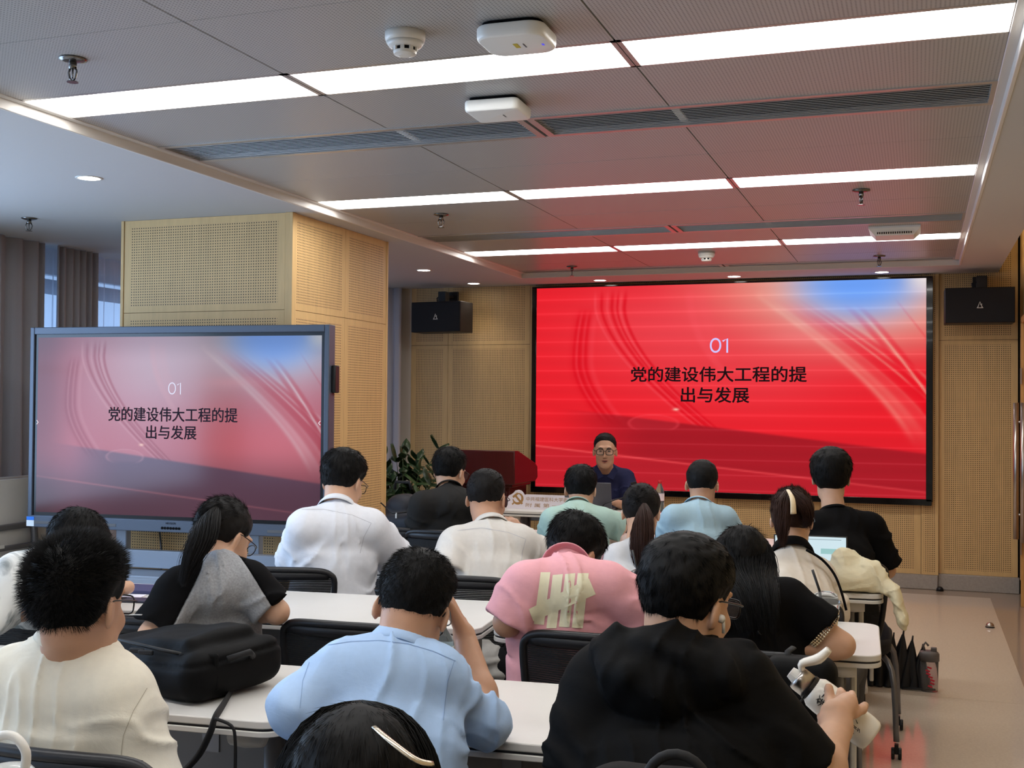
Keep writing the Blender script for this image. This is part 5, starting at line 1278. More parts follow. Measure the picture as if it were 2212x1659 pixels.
    P2 = np.array([list(q) for q in [N_, shL, shR, pel]+[Vector(a[0]) for a in arms if a]+[Vector(a[1]) for a in arms if a and sleeve > 1]], F)
    SHIRTS[seed] = (shirt, t, org)
    lo_, hi_ = P2.min(0)-.24, P2.max(0)+.2
    if split is None: so_ = soft(shirt_name, shirt, lo_, hi_, vox, top, t, org)
    else:
        so_ = soft(shirt_name, lambda p: smax(shirt(p), -split(p), .002), lo_, hi_, vox, top[0], t, org)
        soft('contrast_sleeves', lambda p: smax(shirt(p), split(p), .002), lo_, hi_, vox, top[1], t, org)
    # ---- collar band
    nk = (H-N_).normalized()
    if collar:
        b = MB(); n = 36; rr = .058*bs+.004; a0 = xr.cross(nk).normalized()*(-1)
        if a0.y*fw < 0: a0 = -a0
        x0 = nk.cross(a0); hgt, cm, flare = collar; rows_ = []
        for i in range(n+1):
            an = 2*PI*i/n; dv = x0*math.sin(an)+a0*math.cos(an)*1.08; fr = max(0, math.cos(an)); c0 = N_+nrm*.026+nk*((.004 if hgt > .025 else .020)-.055*fr)
            rows_.append([c0+dv*(rr+flare+.017)-nk*.004, c0+dv*(rr+flare+.012)+nk*hgt*.35, c0+dv*(rr+flare*.5+.004)+nk*hgt*.92, c0+dv*(rr+.001)+nk*hgt, c0+dv*(rr-.004)+nk*hgt*.9, c0+dv*(rr-.005)-nk*.02])
        P_ = [[tuple(Vector(c)-Vector(org)) for c in row] for row in rows_]
        o_ = b.grid(P_).build('collar', cm, t, smooth=True, fix=True); md_ = o_.modifiers.new('thickness', 'SOLIDIFY'); md_.thickness = .003; md_.offset = 0
    # ---- trousers and shoes
    if legs:
        kn = knee or [pel+Vector((s_*.13, .40*fw, -.02)) for s_ in (-1, 1)]
        an_ = [Vector((k_.x, k_.y-.06*fw, .09)) for k_ in kn]
        def tr(p):
            d = cap(p, pel+Vector((-.07, 0, -.02)), pel+Vector((.07, 0, -.02)), .125*bs, .125*bs)
            for s_, k_, a_ in ((-1, kn[0], an_[0]), (1, kn[1], an_[1])):
                d = smin(d, cap(p, pel+Vector((s_*.08, .05*fw, -.01)), k_, .092*bs, .068*bs), .04); d = smin(d, cap(p, k_, a_, .066*bs, .050*bs), .03)
            return smax(d+.004*noise3(p*14), .10-p[:, 2], .01)
        Pq = np.array([list(q) for q in [pel]+kn+an_], F); soft('trousers', tr, Pq.min(0)-.2, Pq.max(0)+.15, .014, M_pants[seed % 3], t, org)
        for a_ in an_:
            fo = lambda p, a_=a_: smax(smin(cap(p, (a_.x, a_.y-.03*fw, .045), (a_.x, a_.y+.17*fw, .030), .045, .038), cap(p, a_, (a_.x, a_.y, .05), .045, .045), .03), .002-p[:, 2], .004)
            soft('shoe', fo, (a_.x-.06, a_.y-.23, 0), (a_.x+.06, a_.y+.23, .15), .010, M_shoe, t, org)
    # ---- hair
    if hair:
        hm = hairm or M_hair; k = dict(hair); n = k.pop('n', 2500); ln = k.pop('len', .03); mode = k.pop('mode', 'flow'); wd = k.pop('w', .0008); lift = k.pop('lift', .35); crown = np.array(k.get('crown', (0, -.06, .11)), F); hv = k.pop('vox', hvox); grav = k.pop('grav', .2); messy = k.pop('messy', .35)
        hf = lambda p: hair_sdf(p, H, R, hs, seed=seed, **k)
        lo = np.array(list(H), F)-.19*hs; hi = np.array(list(H), F)+.19*hs
        v, q = surf(hf, lo, hi, hv); nm = vnormals(v, q)
        rg = np.random.default_rng(seed+7); fi = rg.integers(0, len(q), n); wq = rg.dirichlet((1, 1, 1, 1), n).astype(F)
        rt = (v[q[fi]]*wq[:, :, None]).sum(1); nn = (nm[q[fi]]*wq[:, :, None]).sum(1)
        lc = ((rt-V3(H))@R)/hs; nl = nn@R
        fl_ = lc-crown; fl_ -= nl*(fl_*nl).sum(1, keepdims=True); fl_ /= np.maximum(np.linalg.norm(fl_, axis=1, keepdims=True), 1e-6)
        if mode == 'forward': fl_ = fl_*.5+np.array([0, .6, -.1], F)
        if mode == 'up': fl_ = fl_*.35+np.array([0, .1, .25], F)
        dl = fl_*(1-lift)+nl*lift+(rg.random((n, 3)).astype(F)-.5)*messy
        zc = zcut(lc[:, 1], k.get('back', -.078), k.get('front', .072)); up_ = np.clip((lc[:, 2]-zc)/.09, .12, 1)
        L = ln*hs*(.45+.75*rg.random(n)).astype(F)*up_
        L = L*np.where((np.abs(lc[:, 0]) > .048) & (lc[:, 2] < .055) & (lc[:, 1] > -.045), .35, 1).astype(F)
        g = (np.array([[0, 0, -grav]], F))+np.zeros((n, 3), F)
        sv, sf = strands(rt-nn*.003, dl@R.T, L, wd, g, 3)
        fq = np.concatenate([q[:, [0, 1, 2]], q[:, [0, 2, 3]]]); vv = np.concatenate([v, sv]); ff = np.concatenate([fq, sf+len(v)])
        me = npmesh('hair', vv-org, ff); link('hair', me, hm, t)
    if extra: extra(t, org, H, R)
    t['_h'] = 0; del t['_h']
    return t

def guide_hair(t, org, guides, n, spread, wd, m, name='hair_lock', seed=0, seg=9, taper=.6, jitter=.012):
    """long hair: strands following guide curves; guides = list of point lists, spread = radius at each guide point"""
    rg = np.random.default_rng(seed); gv = []; gf = []; base = 0
    T = np.linspace(0, 1, seg+1)
    for G, sp in zip(guides, spread):
        G = np.array([list(g) for g in G], float); u = np.linspace(0, 1, len(G)); C = np.stack([np.interp(T, u, G[:, k]) for k in range(3)], 1)
        C2 = C.copy(); C2[1:-1] = (C[:-2]+2*C[1:-1]+C[2:])/4; C = C2; SP = np.interp(T, u, sp)
        tg = np.gradient(C, axis=0); tg /= np.linalg.norm(tg, axis=1, keepdims=True); a = np.cross(tg, [0.2, 1, .1]); a /= np.linalg.norm(a, axis=1, keepdims=True); b = np.cross(tg, a)
        for _ in range(n):
            th = rg.random()*2*PI; r = math.sqrt(rg.random()); e = rg.random()*.25+.78; ph = rg.random(2)*6
            off = (a*math.cos(th)+b*math.sin(th))*(r*SP)[:, None]+jitter*np.stack([np.sin(T*5+ph[0]), np.sin(T*4+ph[1]), np.cos(T*6+ph[0])], 1)*T[:, None]*rg.random()
            p = C*1.0+off; p = p[0]+(p-p[0])*1.0
            cut = e; pp = np.stack([np.interp(T*cut, T, p[:, k]) for k in range(3)], 1)
            w = wd*(1-.85*T**2)
            ring = []
            for j in range(3):
                an = 2*PI*j/3; ring.append(pp+(a*math.cos(an)+b*math.sin(an))*w[:, None])
            vs = np.stack(ring, 1).reshape(-1, 3); gv.append(vs)
            for s in range(seg):
                for j in range(3):
                    p0 = base+s*3+j; p1 = base+s*3+(j+1) % 3; gf += [(p0, p1, p1+3), (p0, p1+3, p0+3)]
            base += len(vs)
    me = npmesh(name, np.concatenate(gv).astype(F)-org, np.array(gf)); return link(name, me, m, t)
M_lens = mat('spectacle_lens', (230, 235, 235), .03, trans=.0, alpha=.06); M_frm = mat('spectacle_frame', (20, 18, 18), .3, .3)
def glasses(t, org, H, R, hs=1.0, m=None, square=True, z=.006, wd=.0018):
    m = m or M_frm; g = MB(); L = []
    W = lambda x, y, zz: tuple(np.array(list(H), F)+R@(np.array([x, y, zz], F)*hs)-org)
    root = None
    for s in (-1, 1):
        pts = []
        for k in range(20):
            a = 2*PI*k/20; c, s_ = math.cos(a), math.sin(a); e = .55 if square else 1.0
            pts.append(W(s*.033+.026*math.copysign(abs(c)**e, c), .113-.010*abs(s*.033+.026*c)/.06, z-.004+.0195*math.copysign(abs(s_)**e, s_)))
        g.tube(pts, wd*hs, 6, closed=True); L.append(pts)
        g.tube([W(s*.059, .105, z+.004), W(s*.076, .085, z+.006), W(s*.083, .03, z+.008), W(s*.084, -.012, z+.006), W(s*.077, -.026, z-.016)], wd*.9*hs, 6, sub=3)
    g.tube([W(-.009, .114, z+.002), W(0, .116, z+.005), W(.009, .114, z+.002)], wd*hs, 6)
    o = g.build('glasses', m, t, smooth=True)
    for pts in L: b = MB(); b.add(pts, [tuple(range(20))]); b.build('lens', M_lens, o)
    return o

def decal(seed, quads, m, name, nu=8, nv=16, d0=2.8, off=.002):
    """flat print laid on a shirt: each quad (four picture points) is dropped onto the cloth surface"""
    fn, t, org = SHIRTS[seed]
    for Q in quads:
        pts = []
        for i in range(nu+1):
            for j in range(nv+1):
                a, b = i/nu, j/nv; x = (Q[0][0]*(1-a)+Q[1][0]*a)*(1-b)+(Q[3][0]*(1-a)+Q[2][0]*a)*b; y = (Q[0][1]*(1-a)+Q[1][1]*a)*(1-b)+(Q[3][1]*(1-a)+Q[2][1]*a)*b; pts.append(list(ray(x, y)))
        R_ = np.array(pts, F); T = np.full(len(R_), d0, F); c = V3(CAM)
        for _ in range(48): T = T+np.clip(fn(c+R_*T[:, None]), -.05, .08)*.75
        P = c+R_*(T-off)[:, None]; k = nv+1; q = np.array([(i*k+j, (i+1)*k+j, (i+1)*k+j+1, i*k+j+1) for i in range(nu) for j in range(nv)])
        link(name, npmesh(name, P-org, q), m, t)

def seam(seed, pts, m, d0, w=1.3):
    """a stitched seam: thin strip dropped on the shirt along picture points"""
    qs = []
    for (x0, y0), (x1, y1) in zip(pts[:-1], pts[1:]):
        l = math.hypot(x1-x0, y1-y0); nx, ny = -(y1-y0)/l*w/2, (x1-x0)/l*w/2; qs.append(((x0-nx, y0-ny), (x0+nx, y0+ny), (x1+nx, y1+ny), (x1-nx, y1-ny)))
    decal(seed, qs, m, 'seam', 1, 8, d0, .0012)
D = atd
def PEL(px, y): return (aty(px, 1400, y).x, y, .50)
def HD(px, py, d): return atd(px, py, d)-Vector((0, 0, .03))
M_cream = cloth('cream_cotton', (224, 218, 202)); M_blue = cloth('light_blue_oxford', (166, 194, 230)); M_blk = cloth('black_nylon', (9, 9, 10), rough=.75, spec=.12)
M_blk2 = cloth('black_cotton', (14, 14, 16), spec=.1); M_wsh = cloth('white_shirting', (218, 221, 228)); M_wsh2 = cloth('ivory_shirting', (210, 207, 202))
M_pink = cloth('pink_cotton', (222, 162, 170)); M_grey = cloth('heather_grey_jersey', (150, 152, 156), noise=.22, nscale=160); M_mint = cloth('mint_cotton', (162, 188, 178)); M_pale = cloth('pale_blue_cotton', (154, 182, 196))
M_navy = cloth('navy_polo', (28, 31, 62)); M_wht = cloth('white_jersey', (208, 209, 212)); M_mauve = cloth('mauve_jersey', (150, 118, 124)); M_jack = cloth('off_white_jacket', (214, 206, 194)); M_chk = cloth('charcoal_cotton', (34, 33, 32))
M_print = cloth('cream_print', (232, 228, 200), bump=.1)
def tiedye():
    m = cloth('tie_dye_cotton', (226, 228, 226)); nt = m.node_tree; b = N(m)
    tc = nt.nodes.new('ShaderNodeTexCoord'); n = nt.nodes.new('ShaderNodeTexNoise'); n.inputs['Scale'].default_value = 7; n.inputs['Detail'].default_value = 6; n.inputs['Distortion'].default_value = 1.6
    nt.links.new(tc.outputs['Object'], n.inputs['Vector']); r = nt.nodes.new('ShaderNodeValToRGB'); r.color_ramp.elements[0].position = .38; r.color_ramp.elements[0].color = (*lin((120, 128, 130)), 1); r.color_ramp.elements[1].position = .50; r.color_ramp.elements[1].color = (*lin((228, 230, 228)), 1)
    nt.links.new(n.outputs[0], r.inputs[0]); nt.links.new(r.outputs[0], b.inputs['Base Color']); return m
M_tie = tiedye()
M_hclip = mat('pale_hair_clip', (226, 206, 170), .3); M_gclip = mat('silver_hair_clip', (200, 190, 170), .25, .8)
hand_at = hand_chains
def fchain(pts, r0, r1): return [(a, b, x, y) for a, b, x, y in finger_chain(pts, r0, r1)]
MALE = dict(top=.020, side=.007, n=3200, len=.022, lift=.22, w=.0010, messy=.3, grav=.1)
def hr_(**k): d = dict(MALE); d.update(k); return d
# ---------------- nearest row
H = D(172, 1308, 2.38); Nn = D(140, 1412, 2.38)
person('man in a cream tee with spiky black hair and glasses, at the left', None, H, (3, 8, 0), Nn, Nn+Vector((-.14, .02, -.075)), Nn+Vector((.118, .02, -.085)), (-1.65, 1.95, .50),
       ((Nn+Vector((-.25, .12, -.33)), (-1.80, 2.32, .80), None), (Nn+Vector((.20, .03, -.34)), (-1.80, 2.22, .80), None)),
       skin=1, hs=1.0, bs=1.01, top=M_cream, vox=.006, hvox=.005, sleeve=.82, sleeveW=1.18, shirt_off=.014, collar=(.018, M_cream, .002), seed=11, wr=1.0, neck_r=.050,
       hair=dict(top=.024, side=.006, n=18000, len=.028, mode='up', lift=.42, w=.0006, messy=.14, back=-.098, crown=(0, -.075, .085), vox=.004, grav=.05),
       extra=lambda t, org, H, R: glasses(t, org, H, R, 1.0))
H = D(893, 1318, 2.50); Nn = D(860, 1418, 2.42)
eR = D(1046, 1556, 2.47); wR = D(1003, 1372, 2.62); eL = D(640, 1536, 2.33); wL = D(800, 1540, 2.62)
person('man in a light blue shirt propping his bowed head on his right hand', None, H, (14, 30, 10), Nn, D(738, 1452, 2.40), D(945, 1462, 2.42), (-1.0, 1.98, .50),
       ((eL, wL, None), (eR, wR, hand_at(wR, D(965, 1290, 2.62)-wR, Vector((-.8, -.3, .1)), curl=.35, side=1))),
       skin=1, hs=.93, bs=.93, top=M_blue, vox=.0055, hvox=.005, sleeve=1.10, sleeveW=.92, shirt_off=.011, collar=(.045, M_blue, .006), seed=23, wr=1.15,
       hair=dict(top=.020, side=.004, n=12000, len=.018, mode='flow', lift=.40, w=.0006, messy=.3, fade=.07, back=-.088, vox=.004, grav=.05),
       extra=lambda t, org, H, R: glasses(t, org, H, R, .93))
H = D(1486, 1300, 2.26); Nn = D(1458, 1425, 2.22)
eR = D(1758, 1700, 2.10); wR = D(1808, 1572, 2.27); eL = D(1252, 1715, 2.14); wL = D(1420, 1600, 2.5)
def hood(p, d):
    n = noise3(p*9)
    q = smin(capE(p, D(1340, 1425, 2.16), D(1405, 1490, 2.10), .045, .066, (0, 1, .2), .75), capE(p, D(1405, 1490, 2.10), D(1490, 1490, 2.10), .066, .062, (0, 1, .2), .75), .05)
    q = smin(q, capE(p, D(1490, 1490, 2.10), D(1600, 1425, 2.15), .062, .036, (0, 1, .2), .75), .05)
    q = smin(q, cap(p, D(1350, 1405, 2.18), D(1450, 1405, 2.13), .022, .030), .03); q = smin(q, cap(p, D(1450, 1405, 2.13), D(1560, 1418, 2.18), .030, .020), .03)
    q = q+.009*np.sin(((p[:, 0]*.8+p[:, 2])*42)+3*n)+.006*noise3(p*22)
    return smin(d, q-.008, .004)
palm = D(1806, 1545, 2.29)
hc = [(wR, palm, .030, .032), (D(1795, 1560, 2.28), D(1822, 1530, 2.30), .026, .024), (palm, D(1830, 1520, 2.31), .026, .022)]
hc += fchain([D(1795, 1535, 2.30), D(1793, 1510, 2.34), D(1790, 1486, 2.35)], .0125, .0095)
hc += fchain([D(1812, 1528, 2.31), D(1818, 1504, 2.35), D(1816, 1494, 2.38)], .0125, .0095)
hc += fchain([D(1830, 1530, 2.31), D(1840, 1510, 2.34), D(1840, 1500, 2.37)], .012, .009)
hc += fchain([D(1842, 1542, 2.30), D(1862, 1532, 2.32), D(1868, 1524, 2.34)], .0115, .0085)
hc += fchain([D(1790, 1560, 2.28), D(1780, 1560, 2.33), D(1775, 1548, 2.37)], .013, .010)
def p4x(t, org, H, R):
    glasses(t, org, H, R, .94, wd=.0022)
    e = np.array(list(H), F)+R@(np.array([.084, .006, -.020], F)*.94)-org; b = MB(); R_ = Matrix(R.tolist())
    b.lathe([(.004, -.006), (.008, -.002), (.008, .004), (.004, .008)], e, 12, R_ @ Matrix.Rotation(PI/2, 3, 'Y')); b.tube([Vector(e)+R_ @ Vector((.003, .004, 0)), Vector(e)+R_ @ Vector((.004, .010, -.026))], .0032, 8)
    b.build('earbud', M_white, t, smooth=True, fix=True)
person('man in a black hooded jacket holding a flip-lid bottle, glasses and white earbud', None, H, (-27, 12, 2), Nn, D(1308, 1480, 2.20), D(1590, 1490, 2.14), (-.37, 1.83, .50),
       ((eL, wL, None), (eR, wR, hc)), skin=0, hs=.94, bs=1.04, top=M_blk, vox=.006, hvox=.0045, sleeve=.86, sleeveW=1.10, shirt_off=.018, chest=1.06, seed=37, wr=1.3, extra_shirt=hood, neck_r=.058,
       hair=dict(top=.026, side=.009, n=16000, len=.026, mode='flow', lift=.10, w=.0006, messy=.2, back=-.102, crown=(.01, -.07, .105), vox=.004, grav=.15), extra=p4x)
H = D(770, 1752, 1.46); Nn = D(760, 1890, 1.36)
def p1x(t, org, H, R):
    G = []; S_ = []
    for k in range(26):
        a = -2.0+4.0*k/25; c0 = np.array(list(H), F); d = R@np.array([math.sin(a), -math.cos(a)*.8, 0], F)
        top = c0+R@np.array([.0, -.02, .128], F)
        G.append([top, c0+d*.06+R@np.array([0, -.01, .112], F), c0+d*.092+R@np.array([0, 0, .055], F), c0+d*.10+np.array([0, 0, -.02], F), c0+d*.095+np.array([0, 0, -.13], F)]); S_.append([.006, .014, .018, .018, .02])
    guide_hair(t, org, G, 120, S_, .0009, M_hair, 'long_hair', 3, 9, jitter=.006)
    b = MB(); o3 = Vector(org); b.tube([D(808, 1570, 1.37)-o3, D(850, 1606, 1.33)-o3, D(900, 1642, 1.32)-o3, D(936, 1650, 1.33)-o3], [.0035, .0045, .005, .004], 8, flat=.45, sub=4)
    b.build('hair_clip', M_gclip, t, smooth=True)
person('woman with long black hair and a silver clip, cut off at the bottom', None, H, (20, 24, 0), Nn, Nn+Vector((-.13, .03, -.06)), Nn+Vector((.13, .03, -.06)), (-.60, .98, .48),
       ((Nn+Vector((-.17, .08, -.28)), (-.72, 1.45, .78), None), (Nn+Vector((.17, .08, -.28)), (-.5, 1.45, .78), None)), hs=.97, bs=.88, top=M_blk2, vox=.010, hvox=.007, seed=41,
       hair=dict(top=.014, side=.012, n=5000, len=.05, lift=.06, w=.0006, messy=.25, back=-.12, crown=(0, -.02, .125), grav=.1), extra=p1x, legs=True)
# ---------------- second row
H = HD(163, 1168, 3.72); Nn = D(128, 1212, 3.62)
person('person in a white tie-dye tee bending low behind the spiky-haired man', None, H, (-10, 40, 0), Nn, D(35, 1240, 3.55), D(205, 1240, 3.62), PEL(100, 3.22),
       ((D(-20, 1330, 3.5), (-2.75, 3.55, .79), None), (D(190, 1330, 3.62), (-2.85, 3.5, .79), None)), hs=.95, bs=.95, top=M_tie, vox=.009, hvox=.007, seed=42, sleeve=1.1, sleeveW=1.1, hair=hr_(n=5000, len=.026))
H = HD(482, 1140, 3.62); Nn = Nn6 = D(478, 1214, 3.48); eR = D(598, 1322, 3.50); wR = D(505, 1306, 3.72)
def ponytail(G, S_, n, m, wd=.0011):
    return lambda t, org, H, R: guide_hair(t, org, G, n, S_, wd, m, 'ponytail', 5, 10, jitter=.01)
def p6x(t, org, H, R):
    guide_hair(t, org, [[D(470, 1098, 3.58), D(456, 1124, 3.48), D(440, 1160, 3.40), D(412, 1205, 3.35), D(392, 1262, 3.33)]], 1100, [[.010, .030, .040, .026, .005]], .0012, M_hairs, 'ponytail', 5, 10)
    glasses(t, org, H, R, .93, square=False)
    MB().lathe([(.010, -.006), (.014, 0), (.010, .006)], D(469, 1104, 3.58)-Vector(org), 14, Matrix.Rotation(.8, 3, 'X')).build('hair_tie', M_black, t, smooth=True, fix=True)
person('woman with a ponytail in a grey tee with black sleeves', None, H, (-14, 30, 0), Nn, D(388, 1262, 3.42), D(540, 1250, 3.50), PEL(430, 3.08),
       ((D(326, 1372, 3.36), D(420, 1340, 3.62), None), (eR, wR, hand_at(wR, (-1, .1, 0), (0, 0, -1), curl=.4, s=.9))), hs=.93, bs=.86, top=[M_grey, M_blk2], vox=.007, hvox=.0055, seed=44, drop=0.015, sleeve=.80, sleeveW=1.2, skin=0,
       split=lambda p: .062+np.clip((Nn6[2]-p[:, 2])*.55, -.08, .105)-np.abs(((p-V3(Nn6))@V3((D(540, 1250, 3.50)-D(388, 1262, 3.42)).normalized()))),
       hair=dict(top=.012, side=.010, n=3500, len=.05, lift=.04, w=.0009, messy=.15, back=-.085, crown=(0, .08, .06), grav=.0), hairm=M_hairs, extra=p6x)
H = HD(1237, 1180, 3.66); Nn = D(1224, 1236, 3.50)
person('man bowed over in a pink shirt with a cream five-bar print', None, H, (-20, 46, 0), Nn, D(1140, 1268, 3.45), D(1312, 1268, 3.47), PEL(1235, 3.34),
       ((D(1096, 1345, 3.44), D(1180, 1335, 3.75), None), (D(1378, 1325, 3.50), D(1320, 1320, 3.8), None)), hs=.95, bs=.98, top=M_pink, vox=.007, hvox=.006, seed=45, sleeve=.97, sleeveW=1.2, wr=.9, shirt_off=.014, skin=1, collar=(.020, M_pink, .003),
       hair=hr_(n=6000, len=.034, top=.026, w=.0009, lift=.2))
decal(45, [((1168, 1236), (1189, 1236), (1175, 1350), (1153, 1348)), ((1194, 1242), (1216, 1240), (1202, 1357), (1180, 1357)), ((1221, 1240), (1243, 1238), (1230, 1355), (1207, 1354)), ((1248, 1238), (1272, 1238), (1259, 1357), (1235, 1356)),
          ((1142, 1316), (1152, 1342), (1287, 1284), (1272, 1249))], M_print, 'printed_bar')
H = HD(1603, 1205, 3.55); Nn = D(1624, 1272, 3.40); eR = D(1818, 1394, 3.34); wR = D(1735, 1399, 3.36)
M_bead = mat('silver_beads', (210, 204, 190), .25, .9)
def p8x(t, org, H, R):
    G = []; S_ = []; c0 = np.array(list(H), F)
    for k in range(18):
        a = -1.5+3.0*k/17; d = R@np.array([math.sin(a), -math.cos(a), 0], F); e = D(1592+84*k/17, 1352+22*math.sin(k*1.3), 3.20)
        G.append([c0+R@np.array([0, .0, .118], F), c0+d*.085+R@np.array([0, 0, .07], F), c0+d*.098+np.array([0, 0, -.03], F), np.array(list(D(1566+104*k/17, 1268, 3.22)), F), np.array(list(e), F)]); S_.append([.006, .014, .016, .014, .008])
    guide_hair(t, org, G, 110, S_, .0012, M_hair, 'long_hair', 8, 9, jitter=.012)
    ax = (eR-D(1702, 1298, 3.38)).normalized(); c = D(1702, 1298, 3.38)+(eR-D(1702, 1298, 3.38))*.62; u = ax.orthogonal().normalized(); v = ax.cross(u); b = MB()
    for r_ in range(6):
        for k in range(44):
            an = 2*PI*k/44; p = c+ax*((r_-3)*.0072)+(u*math.cos(an)+v*math.sin(an))*.060-Vector(org); b.box(p, (.0048, .0048, .0048), Matrix.Rotation(an, 3, ax))
    o = b.build('beaded_cuff', M_bead, t); o['kind'] = 'stuff'
person('woman with long loose black hair in a black tee with beaded cuffs', None, H, (0, 26, 0), Nn, D(1552, 1316, 3.32), D(1702, 1298, 3.38), PEL(1645, 3.30),
       ((D(1520, 1400, 3.4), D(1580, 1390, 3.7), None), (eR, wR, hand_at(wR, (-1, .2, 0), (0, 0, -1), curl=.4, s=.9))), hs=.94, bs=.88, top=M_blk2, vox=.008, hvox=.0055, seed=46, sleeve=.62, sleeveW=1.15, skin=0,
       hair=dict(top=.014, side=.012, n=3500, len=.05, lift=.04, w=.0009, messy=.15, back=-.11, crown=(0, .0, .12), grav=.0), extra=p8x)
# ---------------- third row
H = HD(742, 1026, 4.86); Nn = D(730, 1086, 4.76); eR = D(856, 1208, 4.92); wR = D(885, 1200, 5.2)
person('man in a white short-sleeved shirt next to the touch display', None, H, (-4, 22, 0), Nn, D(660, 1122, 4.70), D(800, 1122, 4.78), PEL(715, 4.20),
       ((D(640, 1208, 4.80), D(700, 1195, 5.05), None), (eR, wR, hand_at(wR, (.1, 1, 0), (0, 0, -1), curl=.4))), hs=.95, bs=.97, top=M_wsh, vox=.008, hvox=.006, seed=47, drop=0.033, sleeve=1.02, sleeveW=1.25, collar=(.034, M_wsh, .006), wr=1.0, shirt_off=.014,
       hair=hr_(top=.030, side=.010, n=6000, len=.030, lift=.2), extra=lambda t, org, H, R: glasses(t, org, H, R, .95))
H = HD(1052, 1062, 4.86); Nn = D(1062, 1116, 4.74); eR = D(1160, 1200, 4.80); wR = D(1128, 1160, 5.02)
person('man with cropped hair in an ivory shirt resting his chin on his hand', None, H, (0, 14, 0), Nn, D(985, 1152, 4.68), D(1122, 1148, 4.74), PEL(1060, 4.22),
       ((D(965, 1235, 4.6), D(1040, 1215, 4.95), None), (eR, wR, hand_at(wR, D(1098, 1122, 5.06)-wR, (-.7, .3, .2), curl=.7))), hs=.97, bs=.97, top=M_wsh2, vox=.008, hvox=.006, seed=48, drop=0.048, sleeve=1.0, sleeveW=1.2, collar=(.034, M_wsh2, .006), shirt_off=.014, skin=1,
       hair=hr_(top=.010, side=.003, n=6000, len=.012, lift=.35, fade=.06), hairm=M_hairs, extra=lambda t, org, H, R: glasses(t, org, H, R, .97))
H = HD(1386, 1092, 4.86); Nn = D(1380, 1160, 4.74); Nn11 = Nn
def p11x(t, org, H, R):
    guide_hair(t, org, [[D(1392, 1092, 4.74), D(1392, 1120, 4.64), D(1386, 1170, 4.58), D(1388, 1220, 4.58), D(1396, 1256, 4.58)]], 700, [[.012, .040, .050, .036, .010]], .0014, M_hairb, 'ponytail', 6, 9)
person('woman with a low brown ponytail in a white tee with mauve sleeves', None, H, (2, 22, 0), Nn, D(1335, 1192, 4.68), D(1432, 1192, 4.72), PEL(1385, 4.28),
       ((D(1312, 1262, 4.65), D(1350, 1240, 4.95), None), (D(1460, 1262, 4.7), D(1430, 1240, 5.0), None)), hs=.92, bs=.84, top=[M_wht, M_mauve], vox=.009, hvox=.007, seed=49, drop=0.03, sleeve=.85, sleeveW=1.2,
       split=lambda p: .115-np.abs(p[:, 0]-Nn11[0]), hair=dict(top=.012, side=.010, n=2500, len=.04, lift=.04, w=.001, messy=.15, back=-.085, crown=(0, .08, .04), grav=0), hairm=M_hairs, extra=p11x)
H = HD(1712, 1106, 4.52); Nn = D(1716, 1176, 4.42); eR = D(1798, 1318, 4.42)
def p12x(t, org, H, R):
    guide_hair(t, org, [[D(1704, 1066, 4.44), D(1692, 1095, 4.36), D(1688, 1140, 4.32), D(1690, 1180, 4.32)], [D(1712, 1066, 4.44), D(1738, 1090, 4.38), D(1748, 1120, 4.40), D(1738, 1140, 4.42)]], 420, [[.02, .034, .028, .008], [.02, .03, .02, .01]], .0013, M_hairb, 'gathered_hair', 7, 9)
    b = MB(); o3 = Vector(org); b.tube([D(1702, 1058, 4.36)-o3, D(1712, 1078, 4.30)-o3, D(1714, 1110, 4.30)-o3], [.007, .010, .012], 8, flat=.35, sub=4); b.build('hair_clip', M_hclip, t, smooth=True)
    MB().tube([D(1742, 1188, 4.33)-o3, D(1775, 1208, 4.34)-o3, D(1802, 1240, 4.34)-o3, D(1818, 1280, 4.33)-o3, D(1828, 1318, 4.33)-o3], .005, 6, sub=4).build('sleeve_piping', M_blk2, t, smooth=True)
    glasses(t, org, H, R, .93)
person('woman with clipped-up brown hair in an off-white jacket with black piping', None, H, (-6, 16, 0), Nn, D(1664, 1226, 4.40), D(1768, 1226, 4.44), PEL(1740, 4.22),
       ((D(1640, 1320, 4.4), D(1690, 1290, 4.8), None), (eR, D(1790, 1300, 4.8), None)), hs=.93, bs=.90, top=M_jack, vox=.007, hvox=.006, seed=50, drop=0.035, sleeve=1.7, sleeveW=1.08, collar=(.050, M_blk2, .012), shirt_off=.014,

       hair=dict(top=.016, side=.012, n=4000, len=.05, lift=.06, w=.001, messy=.25, back=-.075, crown=(0, .06, -.02), grav=0), hairm=M_hairb, extra=p12x)
# ---------------- front row
def simple(label, hd, n, sl, sr, pel, top, hair=None, yaw=0, pitch=16, eL=None, eR=None, seed=60, hs=.96, bs=.90, skin=0, sleeve=.85, gl=False, hm=None, **k):
    H = HD(*hd); Nn = D(*n); sl, sr = D(*sl), D(*sr); eL = D(*eL) if eL else sl+Vector((-.07, .10, -.25)); eR = D(*eR) if eR else sr+Vector((.07, .10, -.25))
    wl = eL+Vector((.10, .26, 0)); wr_ = eR+Vector((-.10, .26, 0)); wl.z = max(eL.z, .79); wr_.z = max(eR.z, .79)
    return person(label, None, H, (yaw, pitch, 0), Nn, sl, sr, pel, ((eL, wl, hand_at(wl, (.2, 1, 0), (0, 0, -1), curl=.4)), (eR, wr_, hand_at(wr_, (-.2, 1, 0), (0, 0, -1), curl=.4, side=1))), hs=hs, bs=bs, top=top, vox=.009, hvox=.007, seed=seed, skin=skin,
                  sleeve=sleeve, sleeveW=1.22, hair=hair or hr_(n=4500), hairm=hm, shirt_off=.014, extra=(lambda t, org, H, R: glasses(t, org, H, R, hs)) if gl else None, collar=(.016, top, .002), **k)
